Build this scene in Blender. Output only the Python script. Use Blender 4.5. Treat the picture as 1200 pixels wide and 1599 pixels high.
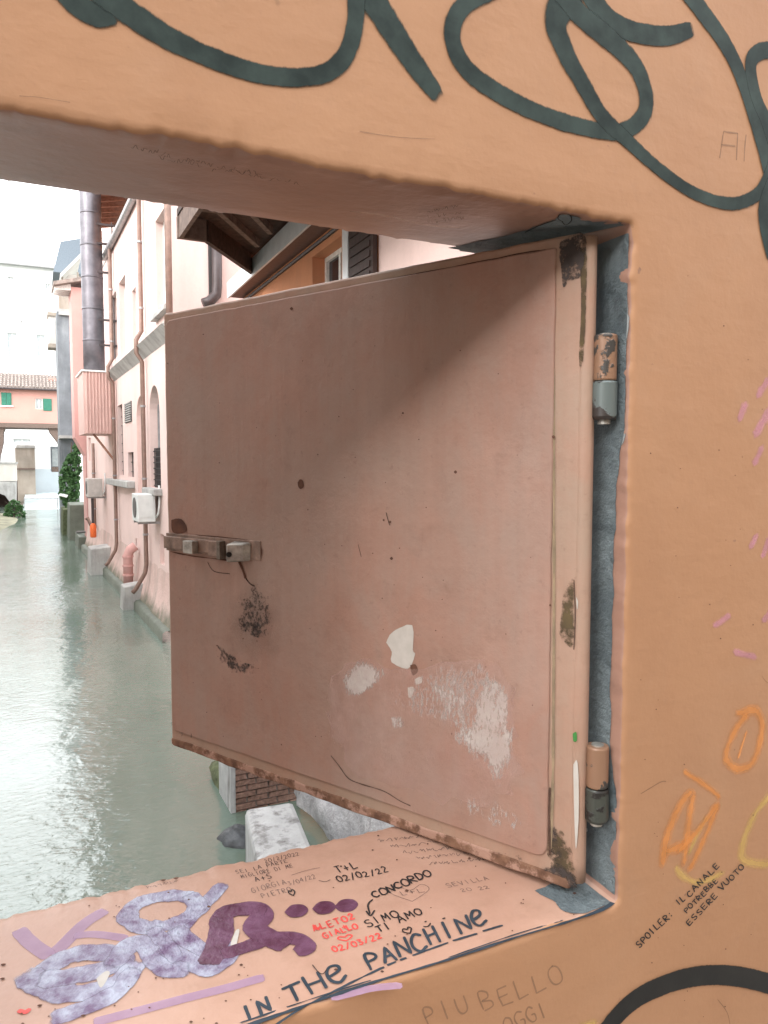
import bpy, math, random
from mathutils import Vector, noise
R = math.radians
random.seed(7)
S = bpy.context.scene
for o in list(bpy.data.objects): bpy.data.objects.remove(o)

# ------------------------------------------------------------------ camera
FPX, CX, CY = 1150.0, 600.0, 799.5          # photo is 1200 x 1599
YAW, PIT = R(25.34), math.atan(75.5/FPX)
CAM = Vector((0, -.508, 3.8))
FW = Vector((math.sin(YAW)*math.cos(PIT), math.cos(YAW)*math.cos(PIT), -math.sin(PIT)))
RT = Vector((math.cos(YAW), -math.sin(YAW), 0)); UP = RT.cross(FW)
cd = bpy.data.cameras.new('camera'); cam = bpy.data.objects.new('camera', cd); S.collection.objects.link(cam)
cam.location = CAM; cam.rotation_euler = (math.pi/2-PIT, 0, -YAW)
cd.sensor_fit = 'HORIZONTAL'; cd.sensor_width = 36; cd.lens = 36*FPX/1200
cd.clip_start = .01; cd.clip_end = 2000
S.camera = cam

# ------------------------------------------------------------------ light
SUN_EL, SUN_AZ = R(23), R(-121)              # veiled sun behind the viewer's left, over the street
w = bpy.data.worlds.new('World'); S.world = w; w.use_nodes = True
nt = w.node_tree; nt.nodes.clear()
sky = nt.nodes.new('ShaderNodeTexSky'); sky.sky_type = 'NISHITA'; sky.sun_disc = False
sky.sun_elevation = SUN_EL; sky.sun_rotation = SUN_AZ; sky.dust_density = 2; sky.air_density = 1.2; sky.ozone_density = 1
hs = nt.nodes.new('ShaderNodeHueSaturation'); hs.inputs['Saturation'].default_value = .22
bg = nt.nodes.new('ShaderNodeBackground'); bg.inputs['Strength'].default_value = .15
wo = nt.nodes.new('ShaderNodeOutputWorld')
cl = nt.nodes.new('ShaderNodeMix'); cl.data_type = 'RGBA'; cl.inputs[0].default_value = .6; cl.inputs[7].default_value = (14.5, 14.7, 15, 1)   # even white cloud veil over the clear sky
nt.links.new(sky.outputs[0], hs.inputs['Color']); nt.links.new(hs.outputs[0], cl.inputs[6]); nt.links.new(cl.outputs[2], bg.inputs[0]); nt.links.new(bg.outputs[0], wo.inputs[0])
sd = bpy.data.lights.new('sun', 'SUN'); sd.energy = .5; sd.angle = R(12); sd.color = (1, .97, .93)
so = bpy.data.objects.new('sun', sd); S.collection.objects.link(so)
so.rotation_euler = (-Vector((math.sin(SUN_AZ)*math.cos(SUN_EL), math.cos(SUN_AZ)*math.cos(SUN_EL), math.sin(SUN_EL)))).to_track_quat('-Z', 'Y').to_euler()
so.location = (0, 20, 30)
S.view_settings.view_transform = 'Standard'; S.view_settings.look = 'None'; S.view_settings.gamma = 1
S.view_settings.exposure = 1.48
S.render.engine = 'CYCLES'
S.cycles.max_bounces = 6; S.cycles.diffuse_bounces = 4; S.cycles.glossy_bounces = 3; S.cycles.transparent_max_bounces = 12

# ------------------------------------------------------------------ helpers
def ray(x, y): return FW + RT*((x-CX)/FPX) - UP*((y-CY)/FPX)
def hit(x, y, p, n):
    d = ray(x, y); return CAM + d*((Vector(p)-CAM).dot(n)/d.dot(n))
def hy(x, y, Y): return hit(x, y, (0, Y, 0), Vector((0, 1, 0)))
def hz(x, y, Z): return hit(x, y, (0, 0, Z), Vector((0, 0, 1)))
ORG = {}
def tag(o, label=None, cat=None, group=None, kind=None):
    if label: o['label'] = label
    if cat: o['category'] = cat
    if group: o['group'] = group
    if kind: o['kind'] = kind
    return o
def thing(name, label, cat, loc=(0, 0, 0), group=None):
    o = bpy.data.objects.new(name, None); S.collection.objects.link(o); o.location = loc
    o.empty_display_size = .1; ORG[o] = Vector(loc)
    return tag(o, label, cat, group)
class MB:
    def __init__(s): s.v = []; s.f = []; s.a = []; s.m = []; s.cuts = []
    def add(s, vs, fs, fade=None, mi=0):
        b = len(s.v); s.cuts.append((b, len(s.f))); s.v += [Vector(v) for v in vs]; s.f += [tuple(i+b for i in f) for f in fs]
        s.a += list(fade) if fade else [1.0]*len(vs); s.m += [mi]*len(fs); return s
    def hexa(s, c, mi=0):   # c: 4 bottom + 4 top corners, same order
        return s.add(c, [(3, 2, 1, 0), (4, 5, 6, 7), (0, 1, 5, 4), (1, 2, 6, 5), (2, 3, 7, 6), (3, 0, 4, 7)], mi=mi)
    def box(s, a, b, mi=0):
        (x0, y0, z0), (x1, y1, z1) = a, b
        return s.hexa([(x0, y0, z0), (x1, y0, z0), (x1, y1, z0), (x0, y1, z0), (x0, y0, z1), (x1, y0, z1), (x1, y1, z1), (x0, y1, z1)], mi)
    def tube(s, path, r, seg=10, caps=True):
        path = [Vector(p) for p in path]; rs = r if isinstance(r, (list, tuple)) else [r]*len(path)
        vs = []; fs = []; prev = None
        for i, p in enumerate(path):
            t = (path[min(i+1, len(path)-1)]-path[max(i-1, 0)]).normalized()
            a = t.cross(Vector((0, 0, 1))) if prev is None else prev - t*prev.dot(t)
            if a.length < 1e-4: a = t.cross(Vector((1, 0, 0)))
            a.normalize(); prev = a; b = t.cross(a)
            for k in range(seg):
                q = 2*math.pi*k/seg; vs.append(p + (a*math.cos(q)+b*math.sin(q))*rs[i])
        for i in range(len(path)-1):
            for k in range(seg):
                k2 = (k+1) % seg; fs.append((i*seg+k, i*seg+k2, (i+1)*seg+k2, (i+1)*seg+k))
        if caps: fs += [tuple(range(seg))[::-1], tuple((len(path)-1)*seg+k for k in range(seg))]
        return s.add(vs, fs)
    def build(s, name, mat, parent=None, smooth=False, label=None, kind=None, bevel=0):
        o0 = ORG.get(parent, Vector((0, 0, 0)))
        me = bpy.data.meshes.new(name); me.from_pydata([v-o0 for v in s.v], [], s.f)
        at = me.attributes.new('fade', 'FLOAT', 'POINT'); at.data.foreach_set('value', s.a)
        for m in (mat if isinstance(mat, (list, tuple)) else [mat]): me.materials.append(m)
        me.polygons.foreach_set('material_index', s.m)
        if smooth: me.polygons.foreach_set('use_smooth', [True]*len(me.polygons))
        me.update(); o = bpy.data.objects.new(name, me); S.collection.objects.link(o)
        if parent: o.parent = parent
        ORG[o] = o0
        if bevel:
            b = o.modifiers.new('bevel', 'BEVEL'); b.width = bevel; b.segments = 2; b.limit_method = 'ANGLE'
        return tag(o, label, kind=kind)
def build_each(mb, name, mat, parent, **k):
    """every stroke or patch of a builder as a part of its own"""
    c = mb.cuts+[(len(mb.v), len(mb.f))]
    for (v0, f0), (v1, f1) in zip(c, c[1:]):
        q = MB(); q.add(mb.v[v0:v1], [tuple(i-v0 for i in f) for f in mb.f[f0:f1]], mb.a[v0:v1]); q.build(name, mat, parent, **k)
def smoothpath(pts, n=6):
    P = [Vector((*p, 0)) if len(p) == 2 else Vector(p) for p in pts]; out = []
    for i in range(len(P)-1):
        a, b, c, d = P[max(i-1, 0)], P[i], P[i+1], P[min(i+2, len(P)-1)]
        for k in range(n):
            t = k/n; out.append(.5*((2*b)+(c-a)*t+(2*a-5*b+4*c-d)*t*t+(3*b-a-3*c+d)*t**3))
    return out+[P[-1]]

# ------------------------------------------------------------------ materials
class N:
    def __init__(s, name):
        s.m = bpy.data.materials.new(name); s.m.use_nodes = True; s.t = s.m.node_tree; s.t.nodes.clear()
        s.out = s.new('OutputMaterial'); s.p = s.new('BsdfPrincipled'); s.l(s.p.outputs[0], s.out.inputs[0])
        s.pos = s.new('NewGeometry').outputs['Position']
    def new(s, k): return s.t.nodes.new('ShaderNode'+k)
    def l(s, a, b): s.t.links.new(a, b)
    def map(s, scale=(1, 1, 1), loc=(0, 0, 0), rot=(0, 0, 0)):
        m = s.new('Mapping'); s.l(s.pos, m.inputs[0]); m.inputs['Scale'].default_value = scale; m.inputs['Location'].default_value = loc
        m.inputs['Rotation'].default_value = rot; return m.outputs[0]
    def noise(s, sc, det=4, rough=.55, vec=None, dist=0):
        n = s.new('TexNoise'); n.inputs['Scale'].default_value = sc; n.inputs['Detail'].default_value = det
        n.inputs['Roughness'].default_value = rough; n.inputs['Distortion'].default_value = dist
        s.l(vec if vec else s.pos, n.inputs['Vector']); return n.outputs[0]
    def ramp(s, v, a, b, ca=(0, 0, 0), cb=(1, 1, 1)):
        r = s.new('ValToRGB'); r.color_ramp.elements[0].position = a; r.color_ramp.elements[1].position = b
        r.color_ramp.elements[0].color = (*ca, 1); r.color_ramp.elements[1].color = (*cb, 1); s.l(v, r.inputs[0]); return r.outputs[0]
    def mix(s, f, a, b, mode='MIX'):
        m = s.new('Mix'); m.data_type = 'RGBA'; m.blend_type = mode
        for i, x in ((0, f), (6, a), (7, b)):
            if isinstance(x, (int, float)): m.inputs[i].default_value = x
            elif isinstance(x, tuple): m.inputs[i].default_value = (*x, 1)
            else: s.l(x, m.inputs[i])
        return m.outputs[2]
    def math(s, op, a, b=0, clamp=False):
        m = s.new('Math'); m.operation = op; m.use_clamp = clamp
        for i, x in enumerate((a, b)):
            if isinstance(x, (int, float)): m.inputs[i].default_value = x
            else: s.l(x, m.inputs[i])
        return m.outputs[0]
    def bump(s, h, st=.3, d=.01):
        b = s.new('Bump'); b.inputs['Strength'].default_value = st; b.inputs['Distance'].default_value = d
        s.l(h, b.inputs['Height']); s.l(b.outputs[0], s.p.inputs['Normal'])
    def col(s, c): (s.l(c, s.p.inputs['Base Color']) if not isinstance(c, tuple) else setattr(s.p.inputs['Base Color'], 'default_value', (*c, 1)))
    def set(s, rough=.8, metal=0, spec=.3):
        s.p.inputs['Roughness'].default_value = rough; s.p.inputs['Metallic'].default_value = metal; s.p.inputs['Specular IOR Level'].default_value = spec; return s
    def fade(s):
        a = s.new('Attribute'); a.attribute_name = 'fade'; return a.outputs['Fac']
    def alpha(s, v): s.l(v, s.p.inputs['Alpha'])
def mul(c, k): return tuple(min(1, x*k) for x in c)
def plaster(name, c, var=.25, big=1.5, fine=60, bump=.25, bd=.004, rough=.85, stain=None, stain_amt=.5):
    n = N(name).set(rough)
    a = n.noise(big, 5, .6); b = n.noise(fine, 4, .6)
    base = n.mix(n.ramp(a, .3, .7), mul(c, 1-var), mul(c, 1+var*.5))
    base = n.mix(n.math('MULTIPLY', n.ramp(b, .35, .7), .18), base, mul(c, .7))
    if stain:
        st = n.noise(1, 6, .65, n.map((big*2.2, big*2.2, big*.35)))
        base = n.mix(n.math('MULTIPLY', n.ramp(st, .5, .72), stain_amt), base, stain)
    n.col(base); n.bump(n.math('ADD', n.math('MULTIPLY', b, .5), n.noise(fine*.22, 5, .5)), bump, bd)
    return n.m
def plain(name, c, rough=.6, metal=0, var=.15, sc=20, bump=.1, bd=.003, spec=.3):
    n = N(name).set(rough, metal, spec); a = n.noise(sc, 5, .6)
    n.col(n.mix(n.ramp(a, .3, .7), mul(c, 1-var), mul(c, 1+var))); n.bump(a, bump, bd); return n.m
def decal(name, c, c2=None, rough=.7, k=6, thr=.5, nsc=150, na=1.0, fa=1.0, spec=.3, maxa=1.0, stretch=(1, 1, 1), bump=0, vsc=40):
    """flat mark on a surface: alpha from the mesh's own 'fade' plus grain"""
    n = N(name).set(rough, 0, spec)
    mp = n.map(stretch); g = n.math('ADD', n.math('MULTIPLY', n.noise(nsc, 4, .65, mp), .55), n.math('MULTIPLY', n.noise(nsc*.22, 5, .65, mp), .45))
    al = n.math('MULTIPLY', n.math('SUBTRACT', n.math('ADD', n.math('MULTIPLY', g, na), n.math('MULTIPLY', n.fade(), fa)), thr), k, True)
    if maxa < 1: al = n.math('MULTIPLY', al, maxa)
    n.alpha(al); v = n.noise(vsc, 5, .6)
    n.col(n.mix(n.ramp(v, .35, .65), c, c2 or mul(c, .75)))
    if bump: n.bump(n.noise(vsc*4, 4, .6), bump, .003)
    return n.m

M = {}
def wallmat():
    n = N('orange plaster').set(.62, 0, .28)
    a = n.noise(2.2, 6, .6); b = n.noise(9, 6, .65, None, .6); f = n.noise(140, 4, .6)
    base = n.mix(n.ramp(a, .3, .7), (.355, .186, .098), (.39, .214, .118))
    base = n.mix(n.math('MULTIPLY', n.ramp(b, .5, .75), .35), base, (.36, .212, .128))
    base = n.mix(n.math('MULTIPLY', n.ramp(n.noise(26, 6, .7), .58, .75), .3), base, (.27, .15, .09))
    base = n.mix(n.math('MULTIPLY', n.ramp(n.noise(5.5, 7, .7, n.map((1, 1, .7), (2, 0, 5)), .7), .48, .66), .38), base, (.325, .168, .09))
    base = n.mix(n.math('MULTIPLY', n.ramp(n.noise(90, 5, .7), .58, .75), .3), base, (.28, .155, .095))
    base = n.mix(n.ramp(n.noise(60, 3, .5), .73, .78), base, (.22, .12, .08))
    n.col(base)
    h = n.math('ADD', n.math('MULTIPLY', n.noise(11, 5, .55), 1.0), n.math('ADD', n.math('MULTIPLY', f, .1), n.math('MULTIPLY', n.noise(38, 4, .55, n.map((.45, .45, 1.4), (0, 0, 0), (0, .5, 0))), .25)))
    n.bump(h, .2, .012); return n.m
M['wall'] = wallmat()
def doormat(name, c1, c2, c3):
    n = N(name).set(.5, 0, .35)
    a = n.noise(7, 6, .6, None, .8); st = n.noise(1, 6, .7, n.map((60, 60, 3))); b = n.noise(24, 6, .7)
    base = n.mix(n.ramp(a, .35, .65), c1, c2)
    base = n.mix(n.math('MULTIPLY', n.ramp(n.noise(4.3, 6, .62, n.map((1, 1, .8), (5, 2, 1))), .44, .68), .75), base, c3)
    base = n.mix(n.math('MULTIPLY', n.ramp(st, .4, .7), .22), base, mul(c1, .7))
    base = n.mix(n.math('MULTIPLY', n.ramp(n.noise(17, 7, .72, n.map((1, 1, .6), (1, 7, 3)), .4), .42, .62), .5), base, c3)
    base = n.mix(n.math('MULTIPLY', n.ramp(b, .55, .75), .45), base, mul(c1, .68))
    base = n.mix(n.math('MULTIPLY', n.ramp(n.noise(110, 5, .7), .6, .72), .35), base, mul(c1, .6))
    n.col(base)
    n.bump(n.math('ADD', n.math('MULTIPLY', st, .3), n.math('ADD', n.noise(14, 5, .6), n.math('MULTIPLY', n.noise(120, 4, .6), .14))), .35, .006); return n.m
M['sheet'] = doormat('faded pink paint on metal sheet', (.31, .175, .13), (.355, .21, .16), (.30, .22, .18))
M['board'] = doormat('pink paint on board', (.34, .205, .145), (.385, .24, .175), (.32, .245, .185))
def baremat():
    n = N('peeling edge').set(.85); g = n.noise(30, 6, .7); n.col(n.mix(n.ramp(g, .48, .56), n.mix(n.ramp(n.noise(80, 5), .35, .65), (.11, .055, .035), (.22, .12, .075)), (.36, .22, .165))); n.bump(g, .6, .004); return n.m
M['bare'] = baremat()
M['grey_paint'] = None
def greypaint():
    n = N('grey jamb paint').set(.7, 0, .3)
    a = n.noise(9, 6, .65, None, .5); b = n.noise(34, 6, .7)
    base = n.mix(n.ramp(a, .35, .65), (.06, .078, .086), (.185, .22, .23))
    base = n.mix(n.ramp(b, .6, .72), base, (.21, .245, .25))
    base = n.mix(n.ramp(n.noise(70, 4, .6), .69, .75), base, (.42, .43, .42))
    base = n.mix(n.ramp(n.noise(18, 5, .6, n.map((1, 1, 1), (3, 3, 3))), .62, .72), base, (.05, .055, .06))
    n.col(base); n.bump(n.math('ADD', n.noise(60, 6, .7), n.noise(22, 4)), .9, .009)
    al = n.math('MULTIPLY', n.math('SUBTRACT', n.math('ADD', n.math('MULTIPLY', n.noise(120, 4), .5), n.fade()), .55), 9, True); n.alpha(al); return n.m
M['grey_paint'] = greypaint()
M['spray'] = decal('dark green spray paint', (.011, .019, .017), (.033, .05, .044), .62, 2.3, .78, 240, 1.2, 1.0, .2, vsc=30, stretch=(1, 1, .35))
M['blackspray'] = decal('black spray paint', (.008, .008, .0075), (.016, .015, .013), .65, 3.2, .75, 300, 1.0, 1.0, .4)
M['marker'] = decal('black marker', (.012, .012, .013), (.02, .02, .022), .4, 5, .42, 400, .7, 1.0)
M['bluemarker'] = decal('blue black marker', (.02, .03, .04), (.035, .05, .065), .4, 5, .5, 500, .8, 1.0)
M['faintmarker'] = decal('faded marker', (.12, .09, .085), None, .7, 4, .6, 420, 1.0, 1.0, maxa=.5)
M['ghost'] = decal('nearly washed out writing', (.20, .12, .08), None, .7, 4, .62, 320, 1.0, 1.0, maxa=.42)
M['pencil'] = decal('fine dark pen', (.05, .035, .035), None, .6, 5, .5, 500, .8, 1.0, maxa=.8)
M['redmarker'] = decal('red marker', (.72, .075, .065), None, .5, 5, .5, 420, .8, 1.0, maxa=.85)
M['purple'] = decal('purple paint with painted silver sheen', (.11, .06, .135), (.36, .38, .47), .36, 2.8, .76, 110, 1.3, 1.0, .5, maxa=.93, bump=.6, vsc=60)  # silver second tone paints in the sky sheen of the gloss
M['purple_dark'] = decal('dark maroon paint', (.06, .012, .03), (.13, .055, .10), .33, 6, .55, 170, .8, 1.0, .5, bump=.3, vsc=40)
M['purple_thin'] = decal('thin lilac paint', (.38, .25, .36), (.32, .20, .31), .45, 5, .6, 120, .8, 1.0, maxa=.65)
M['orangechalk'] = decal('orange wax crayon', (.80, .32, .09), None, .7, 1.5, .72, 130, 1.3, 1.0, maxa=.55, stretch=(1, 1, 1))
M['yellowchalk'] = decal('yellow wax crayon', (.74, .50, .16), None, .7, 1.5, .74, 130, 1.3, 1.0, maxa=.5)
M['pinkchalk'] = decal('pink wax crayon', (.68, .31, .42), None, .7, 2, .95, 130, 1.6, 1.0, maxa=.42, stretch=(1, 1, .5))
M['chip_white'] = decal('worn through white primer', (.56, .54, .51), (.46, .43, .40), .8, 3.6, 1.28, 330, 1.9, .78, maxa=.88, stretch=(1.2, 1.2, .5))
M['chip_solid'] = decal('white primer chip', (.50, .47, .43), (.42, .39, .35), .8, 12, .62, 120, .5, 1.0)
M['soot'] = decal('black mould', (.03, .024, .022), (.07, .055, .05), .9, 4, 1.31, 220, 1.9, .75, maxa=.92)
M['sootsoft'] = decal('grey scuff', (.20, .155, .125), None, .9, 2.0, 1.0, 30, 1.3, .8, maxa=.2)
M['moss'] = decal('olive dirt', (.13, .095, .045), (.07, .05, .03), .9, 5, 1.0, 160, 1.4, .8, maxa=.85)
M['crack'] = decal('crack line', (.10, .055, .04), None, .9, 5, .55, 300, .9, 1.0, maxa=.8)
M['rust_and_shade'] = decal('rust spot', (.13, .06, .038), (.07, .035, .025), .9, 8, .6, 200, .6, 1.0)  # also paints the recess shade around the slide bolt
M['palepatch'] = decal('bare pale plaster', (.36, .38, .38), (.24, .26, .26), .9, 5, .85, 70, 1.0, 1.0, bump=.6)
M['greenchip'] = decal('green paint speck', (.05, .22, .05), None, .6, 9, .5, 200, .5, 1.0)
M['blackline'] = decal('black caulk line', (.018, .015, .013), None, .9, 8, .55, 300, .7, 1.0)  # near-black strokes on the jamb and soffit
M['steel'] = plain('dull galvanised steel', (.36, .35, .32), .5, .6, .45, 60, .4, .002)
M['steel_dark'] = plain('tarnished steel', (.17, .145, .12), .55, .5, .5, 70, .5, .002)
M['painted_steel'] = plain('dirty pink painted steel', (.24, .17, .135), .5, .2, .5, 45, .5, .002)

# ------------------------------------------------------------------ surfaces of the window
ZB, ZT, XR, XL, TH = 3.386, 4.012, .486, -.125, .23
ZB2, ZT2 = 3.391, 4.043
e_d = Vector((-.4664, .8846, 0)).normalized(); n_d = Vector((-e_d.y, e_d.x, 0))     # shutter direction and face normal
HC = Vector((.455, .025, 0))
sof_n = Vector((0, ZT2-ZT, -TH)).normalized(); sil_n = Vector((0, -(ZB2-ZB), TH)).normalized()
SURF = {'wall': (Vector((0, 0, 0)), Vector((0, -1, 0))), 'sill': (Vector((0, 0, ZB)), sil_n), 'soffit': (Vector((0, 0, ZT)), sof_n),
        'door': (HC + n_d*.0025, n_d), 'board': (HC, n_d), 'jamb': (Vector((XR, 0, 0)), Vector((-1, 0, 0)))}
lift = {k: .0004 for k in SURF}; LC = [0]
def nextlift(surf):
    LC[0] += 1; return lift[surf]+.00002*(LC[0] % 25)
def on(surf, x, y, extra=0):
    p, n = SURF[surf]; return hit(x, y, p, n) + n*extra
def ribbon(mb, surf, pts, wpx, feather=.22, n=6, endfade=True, raw=False, jit=0, widths=None):
    """a painted stroke traced on a surface: a strip of constant real width lying on it"""
    pp = [Vector((*p, 0)) for p in pts] if raw else smoothpath(pts, n)
    nrm = SURF[surf][1]; base = nextlift(surf)
    P = [on(surf, p.x, p.y) for p in pp]
    mid = P[len(P)//2]; k = (mid-CAM).dot(FW)/FPX
    vs = []; fd = []; fs = []; L = len(P)
    for i in range(L):
        t = (P[min(i+1, L-1)]-P[max(i-1, 0)])
        if t.length < 1e-7: t = Vector((1, 0, 0))
        s = t.normalized().cross(nrm).normalized()
        ww = wpx
        if widths: q = i/(L-1)*(len(widths)-1); j = min(int(q), len(widths)-2); ww = widths[j]+(widths[j+1]-widths[j])*(q-j)
        hw = ww*k*.5*(1+jit*(noise.noise(P[i]*90)))
        off = nrm*(base+.000001*i)
        e = 1.0
        if endfade and (i == 0 or i == L-1): e = 0
        for c, a in ((-1, 0), (-1+feather*2, 1), (1-feather*2, 1), (1, 0)):
            vs.append(P[i]+s*hw*c+off); fd.append(a*e)
        if i:
            for c in range(3): fs.append((4*i-4+c, 4*i-3+c, 4*i+1+c, 4*i+c))
    # rounded ends
    for i, sg in ((0, -1), (L-1, 1)):
        t = (P[min(i+1, L-1)]-P[max(i-1, 0)])
        t = t.normalized()*sg*( (vs[4*i]-vs[4*i+3]).length*.38)
        if endfade:
            for c, a in ((0, .3), (1, 1), (2, 1), (3, .3)): vs[4*i+c] = vs[4*i+c]+t*a
    mb.add(vs, fs, fd)
def blob(mb, surf, pts, rings=((1.05, 0), (.8, .5), (.55, .85), (.3, 1)), wob=.16, sub=5):
    """a patch with its own outline on a surface; 'fade' falls to 0 at the rim"""
    pp = smoothpath(list(pts)+[pts[0]], sub)[:-1]; nrm = SURF[surf][1]; off = nrm*nextlift(surf)
    P = [on(surf, p.x, p.y) for p in pp]; c = sum(P, Vector())/len(P); vs = []; fd = []; fs = []; n = len(P)
    for ri, (r, a) in enumerate(rings):
        for i, p in enumerate(P):
            d = p-c; vs.append(c+d*r*(1+wob*noise.noise(p*60+Vector((ri, 0, 0))))+off); fd.append(a)
        if ri:
            for i in range(n):
                j = (i+1) % n; fs.append(((ri-1)*n+i, (ri-1)*n+j, ri*n+j, ri*n+i))
    b = len(vs); vs.append(c+off); fd.append(rings[-1][1])
    fs += [((len(rings)-1)*n+i, (len(rings)-1)*n+(i+1) % n, b) for i in range(n)]
    mb.add(vs, fs, fd)
O_ = [(.5, 1), (.15, .85), (0, .5), (.15, .12), (.5, 0), (.85, .12), (1, .5), (.85, .87), (.5, 1.02)]
FONT = {'A': [[(0, 0), (.5, 1), (1, 0)], [(.2, .38), (.82, .4)]], 'B': [[(.05, 0), (.1, 1), (.75, .85), (.7, .6), (.15, .52), (.9, .4), (.85, .1), (.05, 0)]],
 'C': [[(.95, .85), (.5, 1), (.08, .7), (.05, .3), (.45, 0), (.95, .12)]], 'D': [[(.1, 0), (.1, 1), (.7, .9), (1, .5), (.7, .08), (.1, 0)]],
 'E': [[(.9, 1), (.1, .97), (.05, .5), (.1, 0), (.95, .03)], [(.08, .52), (.75, .54)]], 'F': [[(.9, 1), (.1, .97), (.05, 0)], [(.08, .52), (.7, .54)]],
 'e': [[(.05, .45), (.75, .6), (.8, .9), (.4, 1), (.05, .65), (.1, .2), (.5, 0), (1.05, .2)]],
 'G': [[(.95, .85), (.5, 1), (.08, .7), (.05, .3), (.45, 0), (.9, .12), (.95, .45), (.55, .45)]], 'H': [[(.05, 1), (.08, 0)], [(.9, 1), (.92, 0)], [(.05, .5), (.92, .52)]],
 'I': [[(.5, 1), (.5, 0)]], 'L': [[(.15, 1), (.1, .02), (.9, .05)]], 'M': [[(0, 0), (.12, 1), (.5, .35), (.88, 1), (1, 0)]], 'N': [[(.05, 0), (.1, 1), (.88, .02), (.95, 1)]],
 'O': [O_], '0': [O_], 'P': [[(.1, 0), (.12, 1), (.8, .9), (.85, .6), (.12, .48)]], 'R': [[(.08, 0), (.1, 1), (.8, .88), (.75, .58), (.12, .5), (.95, 0)]],
 'S': [[(.9, .88), (.5, 1), (.12, .8), (.3, .55), (.8, .42), (.85, .12), (.45, 0), (.05, .12)]], 'T': [[(0, .97), (1, 1)], [(.5, 1), (.48, 0)]],
 'U': [[(.08, 1), (.08, .25), (.45, 0), (.88, .2), (.92, 1)]], 'V': [[(0, 1), (.5, 0), (1, 1)]], 'Z': [[(.05, 1), (.95, 1), (.05, 0), (1, 0)]],
 '2': [[(.08, .8), (.45, 1), (.85, .75), (.5, .35), (.05, 0), (.95, .02)]], '3': [[(.1, .95), (.8, .9), (.4, .58), (.9, .3), (.5, 0), (.08, .1)]],
 '4': [[(.7, 0), (.7, 1), (.05, .35), (.95, .35)]], '7': [[(.05, 1), (.95, 1), (.4, 0)]], '5': [[(.9, 1), (.2, 1), (.15, .55), (.8, .5), (.8, .1), (.1, 0)]], '/': [[(.1, -.1), (.9, 1.1)]],
 '+': [[(.5, .85), (.5, .15)], [(.1, .5), (.9, .5)]], ':': [[(.5, .75), (.52, .67)], [(.5, .25), (.52, .17)]],
 '<': [[(.5, 0), (.02, .6), (.2, .98), (.5, .7), (.8, 1), (.98, .6), (.5, 0)]], ')': [[(.0, .25), (.35, 0), (.8, .1), (1, .4)]], '.': [[(.5, .1), (.52, 0)]]}
SOFT = set('BCDOGPRSU023e<)5')
def text(mb, surf, s, a, b, h, wpx, up=None, gap=.28, jit=.09, narrow=None):
    """hand lettering between two points of a surface's picture; up defaults to square to the line, or towards the back on the sill"""
    a = Vector((*a, 0)); b = Vector((*b, 0)); d = b-a; n = len(s); step = d/(n-gap)
    if surf == 'sill':
        u = (Vector((54, 724, 0))-(a+b)/2).normalized()
    else: u = Vector((d.y, -d.x, 0)).normalized()
    if up: u = Vector((*up, 0)).normalized()
    for i, ch in enumerate(s):
        if ch == ' ': continue
        o = a+step*i + u*h*random.uniform(-jit, jit); sx = step*(1-gap)*random.uniform(.92, 1.06)
        if ch in 'I:.': sx *= .8
        hh = h*random.uniform(.92, 1.08)
        for st in FONT[ch]:
            pts = [(o+sx*(p[0]+random.uniform(-jit, jit)*.5)+u*hh*(p[1]+random.uniform(-jit, jit)*.4)) for p in st]
            pts = [(p.x, p.y) for p in pts]
            if ch in SOFT: ribbon(mb, surf, pts, wpx, n=4, jit=.2)
            else:
                q = []
                for k in range(len(pts)-1):
                    for t in (0, .08, .5, .92): q.append((pts[k][0]+(pts[k+1][0]-pts[k][0])*t, pts[k][1]+(pts[k+1][1]-pts[k][1])*t))
                ribbon(mb, surf, q+[pts[-1]], wpx, raw=True, jit=.2)

def squiggle(mb, surf, a, b, h, wpx):
    """writing worn past reading: short broken loops along a line"""
    x = a[0]; L = b[0]-a[0]
    while x < b[0]-h:
        l = random.uniform(.8, 2.2)*h; f = (x-a[0])/L; y = a[1]+(b[1]-a[1])*f; k = max(3, int(l/h*3))
        ribbon(mb, surf, [(x+l*i/k, y-h*random.uniform(-.1, 1)) for i in range(k+1)], wpx, n=4, jit=.4); x += l+h*random.uniform(.25, .8)

# ------------------------------------------------------------------ setting: water, street
def watermat():
    n = N('canal water').set(.02, 0, .5)
    n.p.inputs['IOR'].default_value = 1.8
    a = n.noise(.5, 6, .6, n.map((1, .45, 1)))
    n.col(n.mix(n.ramp(a, .3, .7), (.095, .135, .108), (.14, .175, .145)))
    v1 = n.map((1, .8, 1), (0, 0, 0), (0, 0, .25)); v2 = n.map((.6, 1.25, 1), (4, 1, 0), (0, 0, -.35))
    h = n.math('ADD', n.math('MULTIPLY', n.noise(3.2, 2, .5, v1, .4), .8), n.math('ADD', n.math('MULTIPLY', n.noise(13, 3, .6, v2, .5), .5), n.math('MULTIPLY', n.noise(1.1, 2, .5), .35)))
    h = n.math('MULTIPLY', h, n.math('ADD', n.math('MULTIPLY', n.ramp(n.noise(.35, 3, .5, n.map((1, .5, 1), (7, 2, 0))), .38, .66), .85), .3)); n.bump(h, 1, .024); return n.m
M['water'] = watermat()
mb = MB(); mb.add([(-60, -12, 0), (60, -12, 0), (60, 200, 0), (-60, 200, 0)], [(0, 1, 2, 3)])
mb.build('water', M['water'], kind='structure')
M['mud'] = plain('canal bed', (.12, .12, .09), .9)
mb = MB(); mb.add([(-300, -300, -.8), (300, -300, -.8), (300, 600, -.8), (-300, 600, -.8)], [(0, 1, 2, 3)]); mb.build('ground', M['mud'], kind='structure')
M['paving'] = plain('grey street paving', (.30, .285, .26), .85, var=.25, sc=8)
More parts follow.
